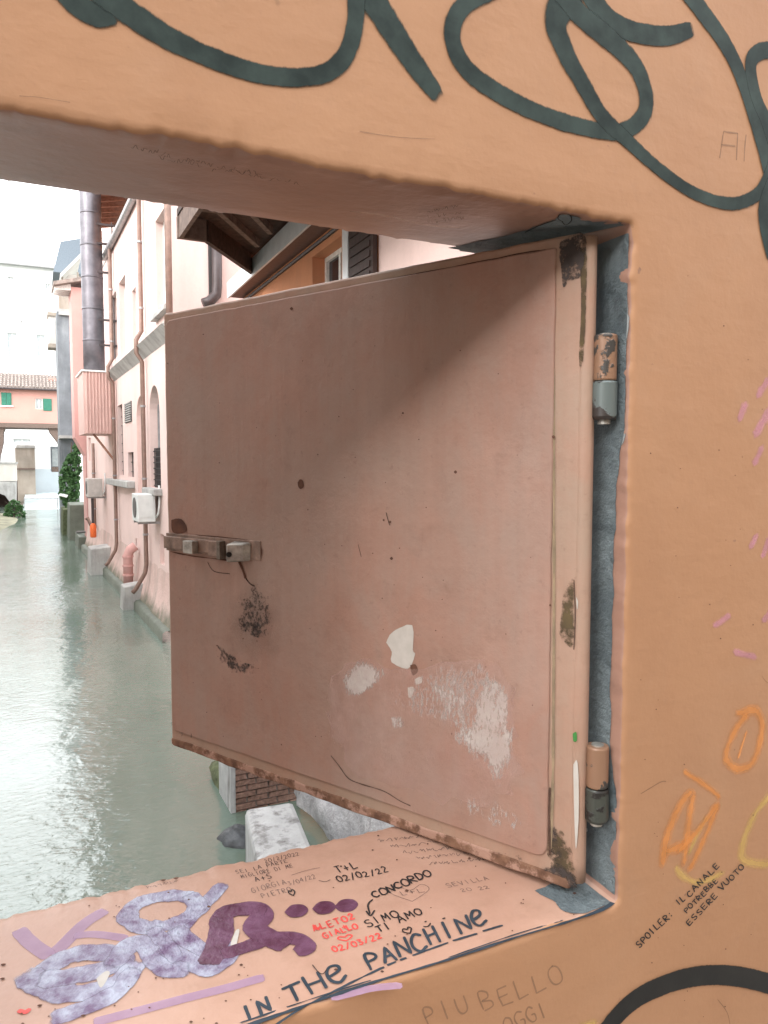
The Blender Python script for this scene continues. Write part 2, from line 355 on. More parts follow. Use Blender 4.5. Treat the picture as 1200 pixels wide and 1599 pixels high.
mb = MB(); mb.box((-14, -6, 1.9), (14, -.004, 2.3)); mb.build('street', M['paving'], kind='structure')

# ------------------------------------------------------------------ window wall
WALL = thing('window_wall', 'orange plastered wall with graffiti around the open window over the canal', 'wall', (0, 0, 2.3))
def loop(x0, x1, z0, z1, r, n=26, rn=6):
    pts = []
    def side(a, b, m):
        for i in range(m): pts.append((a[0]+(b[0]-a[0])*i/m, a[1]+(b[1]-a[1])*i/m))
    rs = r  # bl, br, tr, tl
    def arc(cx, cz, rad, a0):
        for i in range(rn):
            q = a0+math.pi/2*i/rn; pts.append((cx+rad*math.cos(q), cz+rad*math.sin(q)))
    side((x0+rs[0], z0), (x1-rs[1], z0), n*2); arc(x1-rs[1], z0+rs[1], rs[1], -math.pi/2)
    side((x1, z0+rs[1]), (x1, z1-rs[2]), n*2); arc(x1-rs[2], z1-rs[2], rs[2], 0)
    side((x1-rs[2], z1), (x0+rs[3], z1), n*2); arc(x0+rs[3], z1-rs[3], rs[3], math.pi/2)
    side((x0, z1-rs[3]), (x0, z0+rs[0]), n); arc(x0+rs[0], z0+rs[0], rs[0], math.pi)
    return pts
LF = loop(XL, XR, ZB, ZT, (.01, .009, .006, .01), 100); LB = loop(XL, XR, ZB2, ZT2, (.01, .009, .006, .01), 100)
WX0, WX1, WZ0, WZ1 = -6, 3.0, 1.3, 6.0
prof = [('out', 0), (.09, 0), (.03, 0), (.0075, 0), (.0042, .0003), (.002, .0013), (.0006, .0030), (0, .0055), (0, .02), (0, .04), (0, .08), (0, .13), (0, .18), (0, .21), (.001, .2), (.003, .222), (.010, .232), (.025, .236), ('out', .236)]
prof = [p for p in prof if p != (.001, .2)]
mb = MB(); n = len(LF); rows = []
for pi, (e, y) in enumerate(prof):
    row = []
    for i in range(n):
        t = y/TH; fx, fz = LF[i]; bx, bz = LB[i]; x = fx+(bx-fx)*t; z = fz+(bz-fz)*t
        cx, cz = (XL+XR)/2, (ZB+ZT)/2
        if e == 'out':
            dx, dz = x-cx, z-cz
            k = min((WX1-cx if dx > 0 else cx-WX0)/max(abs(dx), 1e-6), (WZ1-cz if dz > 0 else cz-WZ0)/max(abs(dz), 1e-6))
            row.append(Vector((cx+dx*k, y, cz+dz*k)))
        else:
            a = LF[(i+1) % n]; b = LF[i-1]; tx, tz = a[0]-b[0], a[1]-b[1]; l = math.hypot(tx, tz) or 1
            nx, nz = tz/l, -tx/l
            p = Vector((x, y, z)); wob = 0; wy = 0
            if .0002 < y < .008 or y > .215:
                amp = .0026 if z > 3.95 else (.0017 if x > .4 else .0009)
                if y > .215: amp = .0028
                q = Vector((x, 0, z)); wob = amp*(noise.noise(q*28)+.8*noise.noise(q*80)+.45*noise.noise(q*190))
            row.append(Vector((x+nx*(e+wob), y, z+nz*(e+wob))))
    rows.append(row)
vs = [v for r in rows for v in r]; fs = []; mi = []
for r in range(len(rows)-1):
    for i in range(n):
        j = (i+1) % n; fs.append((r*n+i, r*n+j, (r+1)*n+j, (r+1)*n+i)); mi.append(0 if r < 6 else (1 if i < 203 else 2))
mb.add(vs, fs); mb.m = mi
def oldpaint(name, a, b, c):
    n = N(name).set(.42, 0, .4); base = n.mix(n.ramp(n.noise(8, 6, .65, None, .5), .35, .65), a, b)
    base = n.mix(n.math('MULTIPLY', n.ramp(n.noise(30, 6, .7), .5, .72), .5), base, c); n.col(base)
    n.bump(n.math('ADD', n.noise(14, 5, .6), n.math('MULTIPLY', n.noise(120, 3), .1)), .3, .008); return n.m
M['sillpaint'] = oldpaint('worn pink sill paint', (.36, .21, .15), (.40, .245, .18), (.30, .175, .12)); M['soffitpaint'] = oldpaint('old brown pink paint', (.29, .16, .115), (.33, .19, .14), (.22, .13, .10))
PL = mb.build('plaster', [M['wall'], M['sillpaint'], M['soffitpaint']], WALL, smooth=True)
# corners of the outer rectangle are covered by the loop's radial projection only if hit; close the wall's ends with slabs set beside it
mb = MB(); mb.box((WX0-.4, -.02, WZ0), (WX0+.001, .3, WZ1)); mb.box((WX0-.4, -.03, WZ1), (WX1, .27, WZ1+.12)); mb.build('coping', M['wall'], WALL)

# grey paint on the jamb and its corners
mb = MB(); nz_ = 60; vs = []; fd = []; fs = []
for i in range(nz_+1):
    z = 3.392+(4.006-3.392)*i/nz_; f = i/nz_
    q = noise.noise(Vector((0, 0, z*14)))*.004+noise.noise(Vector((3, 0, z*45)))*.003
    yb = .0065 if f > .7 else (.017+q if f > .16 else .0065)
    if .62 < f <= .7: yb = .0065+(.7-f)/.08*.0105+q
    if .16 < f <= .22: yb = .0065+(f-.16)/.06*.0105+q
    for yy, a in ((yb-.002, 0), (yb+.0015, .75), (yb+.01, 1), (.2, 1), (.21, 0)):
        vs.append((XR-.0006 - (0 if yy > .0095 else -.0), yy, z)); fd.append(a)
    if i:
        for c in range(4): fs.append((5*i-5+c, 5*i-4+c, 5*i+1+c, 5*i+c))
mb.add(vs, fs, fd); mb.build('grey_paint', M['grey_paint'], WALL, smooth=True)
mb = MB(); blob(mb, 'soffit', [(700, 386), (790, 366), (855, 346), (880, 334), (930, 343), (984, 354), (960, 372), (930, 392), (850, 400), (760, 400)], ((1, 0), (.95, .8), (.6, 1)))
blob(mb, 'sill', [(835, 1392), (880, 1372), (935, 1352), (985, 1370), (985, 1400), (950, 1416), (910, 1428), (880, 1424), (862, 1408)], ((1, 0), (.92, .7), (.6, 1)))
mb.build('grey_paint', M['grey_paint'], WALL)
mb = MB()
blob(mb, 'jamb', [(955, 480), (972, 455), (984, 460), (986, 510), (975, 560), (950, 525), (945, 500)])
blob(mb, 'jamb', [(950, 660), (972, 662), (981, 680), (972, 700), (955, 690)])
blob(mb, 'jamb', [(968, 430), (980, 425), (982, 455), (972, 450)])
mb.build('bare_patch', M['palepatch'], WALL)
mb = MB(); ribbon(mb, 'jamb', [(964, 727), (957, 735), (957, 750), (962, 757)], 4.5); ribbon(mb, 'jamb', [(938, 820), (934, 850), (940, 880), (934, 910)], 3)
ribbon(mb, 'soffit', [(880, 345), (872, 340), (876, 333), (890, 334), (893, 343), (884, 350), (878, 344)], 2)
ribbon(mb, 'soffit', [(820, 362), (845, 350), (870, 342)], 3); ribbon(mb, 'soffit', [(930, 375), (950, 374), (985, 352)], 2.2)
mb.build('pen_scribble', M['blackline'], WALL)
mb = MB(); ribbon(mb, 'sill', [(375, 1607), (430, 1588), (520, 1556), (600, 1530), (700, 1500), (800, 1467), (880, 1443), (935, 1424), (958, 1410), (966, 1395)], 6, widths=[7, 5, 7, 4, 6, 4, 6, 8, 9], jit=.8)
ribbon(mb, 'sill', [(375, 1599), (500, 1557), (580, 1532)], 3, jit=.9); ribbon(mb, 'sill', [(700, 1497), (800, 1462), (880, 1438)], 2.5, jit=.9)
mb.build('caulk_line', M['bluemarker'], WALL)

# graffiti on the wall face
mb = MB()
ribbon(mb, 'wall', [(85, -30), (118, 4), (150, 24), (172, 24)], 44, .2, widths=[40, 46, 44, 34])
ribbon(mb, 'wall', [(150, -18), (205, 22), (255, 55), (310, 82), (360, 102), (410, 116), (465, 121), (510, 113), (540, 86), (553, 45), (556, 0), (556, -30)], 36, .2, widths=[46, 44, 38, 36, 34, 33, 33, 36, 40])
ribbon(mb, 'wall', [(560, -30), (590, 12), (630, 75), (660, 118), (681, 146)], 45, .2, widths=[60, 54, 48, 42, 33])
mb.build('spray_tag', M['spray'], WALL)
mb = MB()
ribbon(mb, 'wall', [(775, -18), (735, 0), (710, 30), (708, 68), (732, 112), (790, 152), (860, 184), (930, 203), (975, 204), (1004, 180), (1008, 145), (990, 100), (950, 60), (905, 22), (870, -20)], 30, .2, widths=[30, 30, 32, 34, 32, 30, 32, 36, 40, 44, 44])
ribbon(mb, 'wall', [(1078, 46), (1040, 56), (990, 50), (948, 28), (918, -15)], 34, .14, widths=[26, 34, 36, 40, 44])
ribbon(mb, 'wall', [(895, -20), (868, 30), (882, 80), (912, 135), (940, 182), (980, 220), (1030, 265), (1085, 302), (1140, 318), (1180, 305), (1200, 275), (1215, 230)], 30, .2, widths=[56, 46, 38, 34, 32, 26, 24, 24, 26, 30, 34])
ribbon(mb, 'wall', [(1066, -22), (1098, 20), (1130, 65), (1152, 108), (1172, 165), (1196, 250), (1215, 330)], 36, .15, widths=[36, 34, 32, 30, 30, 34])
ribbon(mb, 'wall', [(1225, 78), (1188, 80), (1172, 100), (1180, 150), (1200, 200), (1212, 260), (1192, 330), (1205, 400)], 28, .15)
mb.build('spray_tag', M['spray'], WALL)
mb = MB(); ribbon(mb, 'wall', [(925, 1640), (960, 1590), (1000, 1555), (1060, 1530), (1120, 1522), (1180, 1530), (1240, 1550)], 36, .12); mb.build('spray_arc', M['blackspray'], WALL)
mb = MB()
text(mb, 'wall', 'SPOILER:', (998, 1480), (1053, 1428), 10, 2.1, gap=.25); text(mb, 'wall', 'IL', (1060, 1414), (1071, 1405), 9, 2); text(mb, 'wall', 'CANALE', (1077, 1401), (1124, 1352), 9, 2, gap=.25)
text(mb, 'wall', 'POTREBBE', (1072, 1426), (1122, 1376), 7.5, 1.9, gap=.25)
text(mb, 'wall', 'ESSERE', (1077, 1446), (1121, 1399), 8.5, 2, gap=.25); text(mb, 'wall', 'VUOTO', (1127, 1391), (1163, 1354), 8.5, 2, gap=.25)
mb.build('handwriting', M['marker'], WALL)
mb = MB()
for pts, w_ in (([(1150, 1115), (1180, 1110), (1190, 1140), (1175, 1190), (1150, 1200), (1133, 1180), (1148, 1140), (1165, 1118)], 13), ([(1166, 1140), (1152, 1185)], 5),
               ([(1035, 1350), (1040, 1310), (1060, 1260), (1080, 1235)], 14), ([(1082, 1240), (1075, 1290), (1068, 1350)], 13), ([(1060, 1330), (1095, 1290), (1120, 1255)], 12), ([(1076, 1360), (1100, 1310), (1122, 1255)], 11), ([(1068, 1205), (1100, 1225), (1125, 1245)], 8), ([(1040, 1330), (1072, 1318)], 13)):
    ribbon(mb, 'wall', pts, w_*1.75, .5, jit=.3)
mb.build('crayon_scrawl', M['orangechalk'], WALL)
mb = MB()
for pts, w_ in (([(1210, 1235), (1180, 1270), (1160, 1320), (1165, 1345), (1210, 1350)], 13), ([(1075, 1335), (1090, 1300), (1105, 1275)], 9), ([(1055, 1355), (1072, 1372), (1095, 1378), (1130, 1362)], 10), ([(905, 1605), (930, 1596)], 12)):
    ribbon(mb, 'wall', pts, w_*1.75, .5, jit=.3)
mb.build('crayon_scrawl', M['yellowchalk'], WALL)
mb = MB()
for pts, w_ in (([(1155, 655), (1164, 630)], 13), ([(1183, 620), (1200, 590)], 10), ([(1180, 680), (1200, 640)], 14), ([(1178, 725), (1190, 698)], 11), ([(1172, 855), (1182, 835)], 11), ([(1190, 870), (1202, 840)], 10), ([(1115, 978), (1140, 960)], 11), ([(1145, 1018), (1182, 1026)], 9), ([(1192, 970), (1202, 955)], 10)):
    ribbon(mb, 'wall', pts, w_*1.75, .5, jit=.3)
mb.build('crayon_scrawl', M['pinkchalk'], WALL)
mb = MB(); text(mb, 'wall', 'PIU', (668, 1604), (735, 1580), 28, 3.2); text(mb, 'wall', 'BELLO', (755, 1580), (882, 1532), 28, 3); text(mb, 'wall', 'OGGI', (790, 1612), (858, 1588), 24, 3)
for q in ([(1130, 205), (1127, 225), (1124, 247)], [(1130, 205), (1142, 207), (1152, 208)], [(1152, 208), (1151, 228), (1150, 250)], [(1165, 210), (1163, 230), (1162, 252)], [(1127, 226), (1138, 227), (1148, 228)]): ribbon(mb, 'wall', q, 2.6, jit=.5)
mb.build('washed_out_writing', M['ghost'], WALL)
mb = MB()
for k in range(5): squiggle(mb, 'soffit', (205+k*42, 234+k*9+random.uniform(-3, 6)), (275+k*48, 247+k*9+random.uniform(-3, 6)), 7, 1.6)
for k in range(3): squiggle(mb, 'soffit', (668, 348-k*9), (725, 340-k*9), 6, 1.5)
mb.build('faint_scribble', M['ghost'], WALL)
mb = MB()
for pts in ([(1190, 1056), (1196, 1064), (1203, 1068)], [(545, 330), (600, 336), (660, 350), (720, 356)], [(1000, 1240), (1030, 1222), (1040, 1220)], [(560, 205), (620, 214), (680, 217)], [(30, 150), (60, 152), (110, 160)], [(1120, 1560), (1135, 1580), (1140, 1600)]):
    ribbon(mb, 'wall', pts, 1.3, jit=.9)
build_each(mb, 'hairline_crack', M['ghost'], WALL)
mb = MB(); ribbon(mb, 'wall', [(432, -5), (434, 8)], 16, .4); ribbon(mb, 'wall', [(985, 352), (989, 354)], 8, .3)
mb.build('pit_mark', M['sootsoft'], WALL)

# graffiti on the sill
mb = MB()
for pts, w_ in (([(345, 1385), (325, 1408), (295, 1438), (268, 1468), (245, 1495)], 30),
               ([(300, 1402), (260, 1400), (215, 1412), (200, 1434), (230, 1450), (280, 1440), (308, 1417), (298, 1402)], 36),
               ([(55, 1535), (78, 1510), (125, 1490), (180, 1492), (190, 1505), (150, 1518), (100, 1528), (75, 1530)], 44),
               ([(45, 1528), (80, 1548), (130, 1552), (185, 1535), (210, 1508)], 46), ([(90, 1590), (140, 1572), (185, 1548), (205, 1520)], 40),
               ([(180, 1505), (200, 1480), (225, 1474), (240, 1495), (262, 1516), (284, 1515)], 42),
               ([(262, 1480), (290, 1500), (325, 1512), (350, 1500), (352, 1480)], 44), ([(275, 1455), (300, 1475), (330, 1490)], 34), ([(240, 1455), (262, 1478), (275, 1500)], 30)):
    ribbon(mb, 'sill', pts, w_*.98, .2, jit=.3)
mb.build('purple_tag', M['purple'], WALL)
mb = MB()
ribbon(mb, 'sill', [(330, 1500), (345, 1460), (350, 1428), (395, 1420), (410, 1430), (398, 1450), (420, 1465), (440, 1475)], 38, .14, jit=.2)
ribbon(mb, 'sill', [(355, 1490), (390, 1478), (430, 1465), (465, 1468), (480, 1480), (470, 1486)], 30, .2, jit=.2)
ribbon(mb, 'sill', [(345, 1432), (380, 1422), (408, 1424)], 30, .2, jit=.2)
for x, y in ((463, 1424), (506, 1419), (541, 1415)):
    blob(mb, 'sill', [(x-19, y+2), (x-8, y-9), (x+10, y-10), (x+19, y-2), (x+10, y+8), (x-8, y+10)], ((1, 0), (.9, 1), (.4, 1)), .02)
mb.build('maroon_tag', M['purple_dark'], WALL)
mb = MB()
ribbon(mb, 'sill', [(160, 1425), (130, 1445), (95, 1480), (85, 1488)], 26, .15); ribbon(mb, 'sill', [(30, 1455), (50, 1475), (75, 1492)], 26, .15)
ribbon(mb, 'sill', [(120, 1462), (150, 1460), (195, 1466)], 18, .15)
ribbon(mb, 'sill', [(150, 1597), (215, 1580), (290, 1560), (350, 1545), (410, 1528)], 20, .15)
ribbon(mb, 'sill', [(520, 1560), (580, 1545), (625, 1540)], 18, .3)
mb.build('lilac_smear', M['purple_thin'], WALL)
mb = MB()
text(mb, 'sill', 'IN', (385, 1598), (424, 1577), 24, 6, gap=.3); text(mb, 'sill', 'THe', (452, 1568), (545, 1530), 27, 6, gap=.25)
text(mb, 'sill', 'PANCHINe', (578, 1514), (762, 1444), 26, 5.5, gap=.2, up=(-.45, -.9))
ribbon(mb, 'sill', [(432, 1601), (470, 1576), (520, 1550), (560, 1530), (600, 1511)], 4.5, jit=.6)
for a, b in (((606, 1508), (618, 1503)), ((626, 1500), (634, 1497)), ((645, 1493), (700, 1473)), ((708, 1470), (745, 1459)), ((755, 1455), (785, 1446))): ribbon(mb, 'sill', [a, ((a[0]+b[0])/2, (a[1]+b[1])/2), b], 4, jit=.6)
mb.build('handwriting', M['bluemarker'], WALL)
mb = MB()
text(mb, 'sill', 'CONCORDO', (586, 1404), (676, 1368), 12, 3, gap=.15); ribbon(mb, 'sill', [(582, 1406), (575, 1414), (578, 1428)], 3); ribbon(mb, 'sill', [(572, 1424), (579, 1431), (585, 1423)], 3)
text(mb, 'sill', 'T+L', (529, 1365), (560, 1357), 12, 2.3); text(mb, 'sill', '02/02/22', (530, 1379), (608, 1362), 10, 2.2)
text(mb, 'sill', 'SIMO', (574, 1449), (624, 1432), 13, 2.6); text(mb, 'sill', 'TI', (592, 1457), (612, 1450), 11, 2.6); text(mb, 'sill', 'AMO', (624, 1442), (662, 1428), 12, 2.6)
text(mb, 'sill', '<', (634, 1461), (646, 1456), 11, 2.3); text(mb, 'sill', ')', (662, 1449), (674, 1445), 9, 2.4); ribbon(mb, 'sill', [(664, 1441), (666, 1440)], 2.5); ribbon(mb, 'sill', [(692, 1436), (695, 1435)], 3)
text(mb, 'sill', '<', (454, 1401), (464, 1398), 10, 2)
mb.build('handwriting', M['marker'], WALL)
mb = MB()
text(mb, 'sill', '20/2/2022', (415, 1349), (468, 1336), 6, 1.1); text(mb, 'sill', 'SEI LA PARTE', (370, 1366), (450, 1348), 6, 1.1); text(mb, 'sill', 'MIGLIORE DI ME', (378, 1373), (458, 1355), 6, 1.1); text(mb, 'sill', 'A+S', (400, 1378), (425, 1372), 8, 1.7)
ribbon(mb, 'sill', [(455, 1368), (480, 1360), (500, 1356)], 1); ribbon(mb, 'sill', [(498, 1376), (508, 1378), (516, 1375)], 1.5)
ribbon(mb, 'sill', [(488, 1508), (498, 1520), (505, 1522), (510, 1516)], 2)
mb.build('handwriting', M['pencil'], WALL)
mb = MB()
text(mb, 'sill', 'GIORGIA', (395, 1396), (448, 1382), 8, 1.8); text(mb, 'sill', 'PIETRO', (410, 1404), (456, 1392), 8, 1.8); text(mb, 'sill', '3/04/22', (452, 1384), (494, 1372), 7, 1.6)
text(mb, 'sill', 'SEVILLA', (700, 1387), (765, 1375), 8, 1.8); text(mb, 'sill', '20 22', (722, 1394), (765, 1388), 6, 1.6); text(mb, 'sill', 'L+L', (628, 1399), (664, 1394), 8, 1.8)
text(mb, 'sill', '<', (614, 1412), (676, 1406), 26, 1.5, up=(-.15, -1)); squiggle(mb, 'sill', (228, 1388), (278, 1378), 4, 1.4)
for k in range(5): squiggle(mb, 'sill', (590+k*20, 1316+k*9), (665+k*24, 1308+k*9), 5, 1.5)
mb.build('faded_handwriting', M['faintmarker'], WALL)
mb = MB()
text(mb, 'sill', 'ALET02', (492, 1456), (556, 1436), 10, 3); text(mb, 'sill', '+', (536, 1453), (544, 1450), 7, 2.5); text(mb, 'sill', 'GIALLO', (507, 1467), (560, 1450), 9, 3)
text(mb, 'sill', '<', (532, 1473), (554, 1468), 10, 3); text(mb, 'sill', '02/03/22', (522, 1488), (598, 1466), 9, 3)
ribbon(mb, 'sill', [(492, 1446), (495, 1453), (500, 1448)], 4); ribbon(mb, 'sill', [(30, 1580), (40, 1582), (45, 1578)], 9)
mb.build('handwriting', M['redmarker'], WALL)
mb = MB()
for i in range(90):
    x = random.uniform(0, 900); f = random.random(); y0 = 1425-.233*x; y1 = 1735-.333*x; y = y0+(y1-y0)*f+6
    if y > 1620: continue
    r = random.choice([1, 1.2, 1.5, 2.2]); blob(mb, 'sill', [(x-r*1.5, y), (x, y-r), (x+r*1.5, y), (x, y+r)], sub=2)
for x, y in ((5, 1508), (4, 1530), (255, 1376), (275, 1373), (62, 1572), (130, 1588)): blob(mb, 'sill', [(x-5, y), (x, y-2), (x+5, y-1), (x, y+2)], sub=3)
for i in range(46):
    x = random.uniform(995, 1198); y = random.uniform(420, 1590); r = random.choice([.8, 1, 1.3]); blob(mb, 'wall', [(x-r, y), (x, y-r), (x+r, y), (x, y+r)], sub=2)
mb.build('dirt_speck', M['rust_and_shade'], WALL, kind='stuff')
mb = MB(); blob(mb, 'sill', [(360, 1475), (368, 1455), (374, 1452), (373, 1462), (366, 1490), (360, 1492)], ((1, 0), (.9, 1), (.4, 1)), .02); blob(mb, 'sill', [(150, 1530), (165, 1518), (172, 1522), (158, 1545)], ((1, 0), (.9, 1), (.4, 1)), .02)
mb.build('paint_flake_gap', M['chip_solid'], WALL)

# ------------------------------------------------------------------ shutter
SH = thing('shutter', 'faded pink metal faced shutter with peeling paint, swung open through the window', 'shutter', (HC.x, HC.y, 3.405))
def dp(s, z, t=0): return HC + e_d*s + n_d*t + Vector((0, 0, z))
def dsz(x, y, surf='board'):
    p = on(surf, x, y); return (p-HC).dot(e_d), p.z
DW = (dsz(255, 489)[0]+dsz(268, 1158)[0])/2; DZT = (dsz(255, 489)[1]+dsz(890, 366)[1])/2; DZB = (dsz(268, 1158)[1]+dsz(890, 1386)[1])/2
print('door', DW, DZT, DZB, dsz(255, 489), dsz(268, 1158), dsz(890, 366), dsz(890, 1386), dsz(860, 390), dsz(860, 1325))
# board: back layer with softened corners
def slab(s0, s1, z0, z1, t0, t1, rc=(.004,)*4, bev=.0015, wob=.0, seg=5):
    rc = list(rc); cs = [(s0+rc[0], z0+rc[0], rc[0], math.pi), (s1-rc[1], z0+rc[1], rc[1], 1.5*math.pi), (s1-rc[2], z1-rc[2], rc[2], 0), (s0+rc[3], z1-rc[3], rc[3], math.pi/2)]
    out = []
    for i, (a, b, r, q) in enumerate(cs):
        for k in range(seg+1): out.append((a+r*math.cos(q+k*math.pi/2/seg), b+r*math.sin(q+k*math.pi/2/seg)))
        na, nb, nr, nq = cs[(i+1) % 4]; st = out[-1]; en = (na+nr*math.cos(nq), nb+nr*math.sin(nq))
        m = 30
        for k in range(1, m): out.append((st[0]+(en[0]-st[0])*k/m, st[1]+(en[1]-st[1])*k/m))
    n = len(out); vs = []; cs_, cz_ = (s0+s1)/2, (z0+z1)/2
    for ins, t in ((0, t0), (0, t1-bev), (bev*.35, t1-bev*.3), (bev, t1)):
        for s, z in out:
            w_ = wob*noise.noise(Vector((s*50, z*50, 1)))+wob*.6*noise.noise(Vector((s*160, z*160, 2)))
            l = math.hypot(s-cs_, z-cz_); ds = ins+w_
            ss = s-ds*(1 if s > cs_ else -1)*(1 if abs(abs(s-cs_)-(s1-s0)/2) < max(rc)*1.01+.0001 else 0)
            zz = z-ds*(1 if z > cz_ else -1)*(1 if abs(abs(z-cz_)-(z1-z0)/2) < max(rc)*1.01+.0001 else 0)
            vs.append(dp(ss, zz, t))
    fs = []
    for r in range(3):
        for i in range(n):
            j = (i+1) % n; fs.append((r*n+i, r*n+j, (r+1)*n+j, (r+1)*n+i))
    fs += [tuple(range(n))[::-1], tuple(3*n+i for i in range(n))]
    return vs, fs
mb = MB(); mb.add(*slab(.003, DW, DZB, DZT, -.022, 0, (.003, .003, .003, .006), .003, .0008)); mb.build('board', M['board'], SH)
s_in = (dsz(861, 390, 'door')[0]+dsz(861, 1325, 'door')[0])/2
zt_in = (dsz(275, 495, 'door')[1]+dsz(850, 392, 'door')[1])/2; zb_in = (dsz(272, 1146, 'door')[1]+dsz(845, 1332, 'door')[1])/2
mb = MB(); mb.add(*slab(s_in, DW-.006, zb_in, zt_in, -.0005, .0025, (.012, .004, .012, .003), .0014, .0007)); mb.build('metal_sheet', M['sheet'], SH)
# rotten bottom rail and near edge strip
mb = MB(); mb.add(*slab(.006, DW, DZB-.004, DZB+.008, -.0212, .0012, (.003,)*4, .002, .0018)); mb.build('bottom_rail', M['bare'], SH)
mb = MB(); path = [dp(.003, DZB+.004+(DZT-DZB-.008)*i/30, -.0085+.0006*noise.noise(Vector((0, 0, i)))) for i in range(31)]; mb.tube(path, .0085, 10); mb.build('edge_strip', M['board'], SH, smooth=True)
# seam between sheet and board
lift['board'] = .0005
mb = MB(); ribbon(mb, 'board', [(863, 395), (866, 700), (866, 1000), (864, 1240), (860, 1330)], 6, .3, jit=.5); mb.build('dust_seam', decal('dusty seam', (.36, .27, .17), (.22, .17, .11), .9, 3, .7, 60, 1.0, 1.0, maxa=.8, stretch=(1, 1, .4)), SH)
mb = MB(); ribbon(mb, 'board', [(863, 470), (863, 400), (840, 392), (760, 407), (600, 438)], 2.5, jit=.8); ribbon(mb, 'board', [(860, 1230), (859, 1270), (860, 1335)], 4, jit=.9); ribbon(mb, 'board', [(897, 905), (899, 960), (897, 1015)], 2.2)
build_each(mb, 'crack', M['crack'], SH)
lift['door'] = .0005
mb = MB()
blob(mb, 'door', [(603, 1003), (615, 985), (645, 975), (646, 1015), (650, 1022), (638, 1045), (612, 1035), (612, 1018)], ((1, 0), (.93, 1), (.5, 1)), .05, 3)
blob(mb, 'door', [(648, 1060), (658, 1056), (661, 1066), (650, 1070)], wob=.2); blob(mb, 'door', [(637, 1073), (648, 1072), (645, 1088), (638, 1090)], wob=.2)
build_each(mb, 'paint_chip', M['chip_solid'], SH)
mb = MB()
blob(mb, 'door', [(530, 1052), (560, 1028), (600, 1040), (602, 1060), (570, 1085), (540, 1090)]);
blob(mb, 'door', [(640, 1060), (690, 1035), (740, 1030), (775, 1045), (800, 1075), (806, 1140), (804, 1200), (780, 1232), (760, 1200), (720, 1170), (700, 1140), (660, 1110)], ((1.05, 0), (.88, .42), (.6, .58)))
blob(mb, 'door', [(740, 1090), (768, 1050), (795, 1070), (800, 1130), (802, 1190), (782, 1225), (762, 1190), (718, 1160), (735, 1130)], ((1, .2), (.8, .7), (.45, .8)))
blob(mb, 'door', [(600, 1080), (640, 1070), (700, 1090), (700, 1130), (650, 1120), (610, 1100)], ((1, 0), (.8, .35), (.5, .45)))
blob(mb, 'door', [(610, 1120), (628, 1118), (632, 1135), (615, 1138)], ((1, 0), (.8, .5), (.5, .6)))
blob(mb, 'door', [(700, 1240), (790, 1250), (835, 1290), (800, 1300), (740, 1280)], ((1, 0), (.8, .35), (.5, .42)))
build_each(mb, 'worn_primer', M['chip_white'], SH)
mb = MB()
blob(mb, 'door', [(515, 1150), (512, 1090), (530, 1040), (570, 1025), (640, 1045), (760, 1025), (800, 1060), (812, 1150), (808, 1230), (760, 1260), (640, 1240), (560, 1210), (530, 1180)], ((1, 0), (.96, .55), (.6, .5)))
mb.build('worn_paint', decal('worn rose paint', (.50, .32, .27), (.56, .38, .33), .5, 3, .62, 40, .6, 1.0, maxa=.4), SH)
mb = MB()
blob(mb, 'door', [(365, 935), (395, 905), (430, 920), (436, 960), (425, 998), (390, 1002), (362, 985), (372, 955)], ((1.1, 0), (.8, .3), (.5, .6)))
blob(mb, 'door', [(330, 1000), (352, 1012), (385, 1034), (412, 1042), (400, 1060), (368, 1054), (338, 1034)], ((1.1, 0), (.8, .35), (.5, .62)))
blob(mb, 'door', [(388, 974), (420, 978), (424, 992), (390, 996)], ((1.1, 0), (.8, .4), (.5, .6)))
blob(mb, 'board', [(872, 372), (905, 362), (918, 380), (908, 432), (890, 440), (878, 446)], ((1, 0), (.9, .7), (.5, .85)))
blob(mb, 'board', [(840, 1355), (870, 1345), (900, 1365), (905, 1388), (880, 1382)], ((1, 0), (.8, .6), (.5, .8)))
blob(mb, 'board', [(858, 1290), (868, 1290), (880, 1340), (862, 1345)], ((1, 0), (.8, .5), (.5, .6)))
blob(mb, 'door', [(672, 1306), (700, 1302), (730, 1312), (700, 1318)], ((1, 0), (.8, .2), (.5, .4))); blob(mb, 'door', [(750, 1325), (830, 1335), (840, 1348), (780, 1340)], ((1, 0), (.8, .3), (.5, .4)))
for (x, y) in ((268, 640), (266, 700), (263, 570), (270, 1130), (285, 1148), (300, 1150), (470, 650), (628, 645)):
    blob(mb, 'door', [(x-3, y), (x, y-8), (x+2, y), (x, y+6)], ((1, 0), (.8, .3), (.5, .5)))
build_each(mb, 'mould', M['soot'], SH)
mb = MB()
blob(mb, 'door', [(340, 1000), (355, 930), (395, 900), (440, 920), (450, 980), (430, 1050), (370, 1050)]); 

build_each(mb, 'scuff', M['sootsoft'], SH)
mb = MB()
blob(mb, 'door', [(465, 753), (469, 748), (474, 751), (475, 760), (470, 764), (466, 760)], ((1, 0), (.8, .8), (.4, 1)), wob=.3); blob(mb, 'door', [(641, 1038), (650, 1036), (654, 1048), (646, 1056), (642, 1048)], wob=.2)
for (x, y, r) in ((712, 737, 3), (612, 872, 3), (630, 645, 2), (865, 682, 3), (860, 945, 2), (456, 482, 3), (610, 815, 2.5), (600, 812, 2)): blob(mb, 'door', [(x-r, y), (x, y-r), (x+r, y), (x, y+r)], wob=.1, sub=3)
for i in range(60):
    x = random.uniform(280, 850); y = random.uniform(520, 1180); r = random.choice([.8, 1, 1.2]); blob(mb, 'door', [(x-r, y), (x, y-r), (x+r, y), (x, y+r)], wob=.1, sub=2)
mb.build('rust_spot', M['rust_and_shade'], SH, kind='stuff')
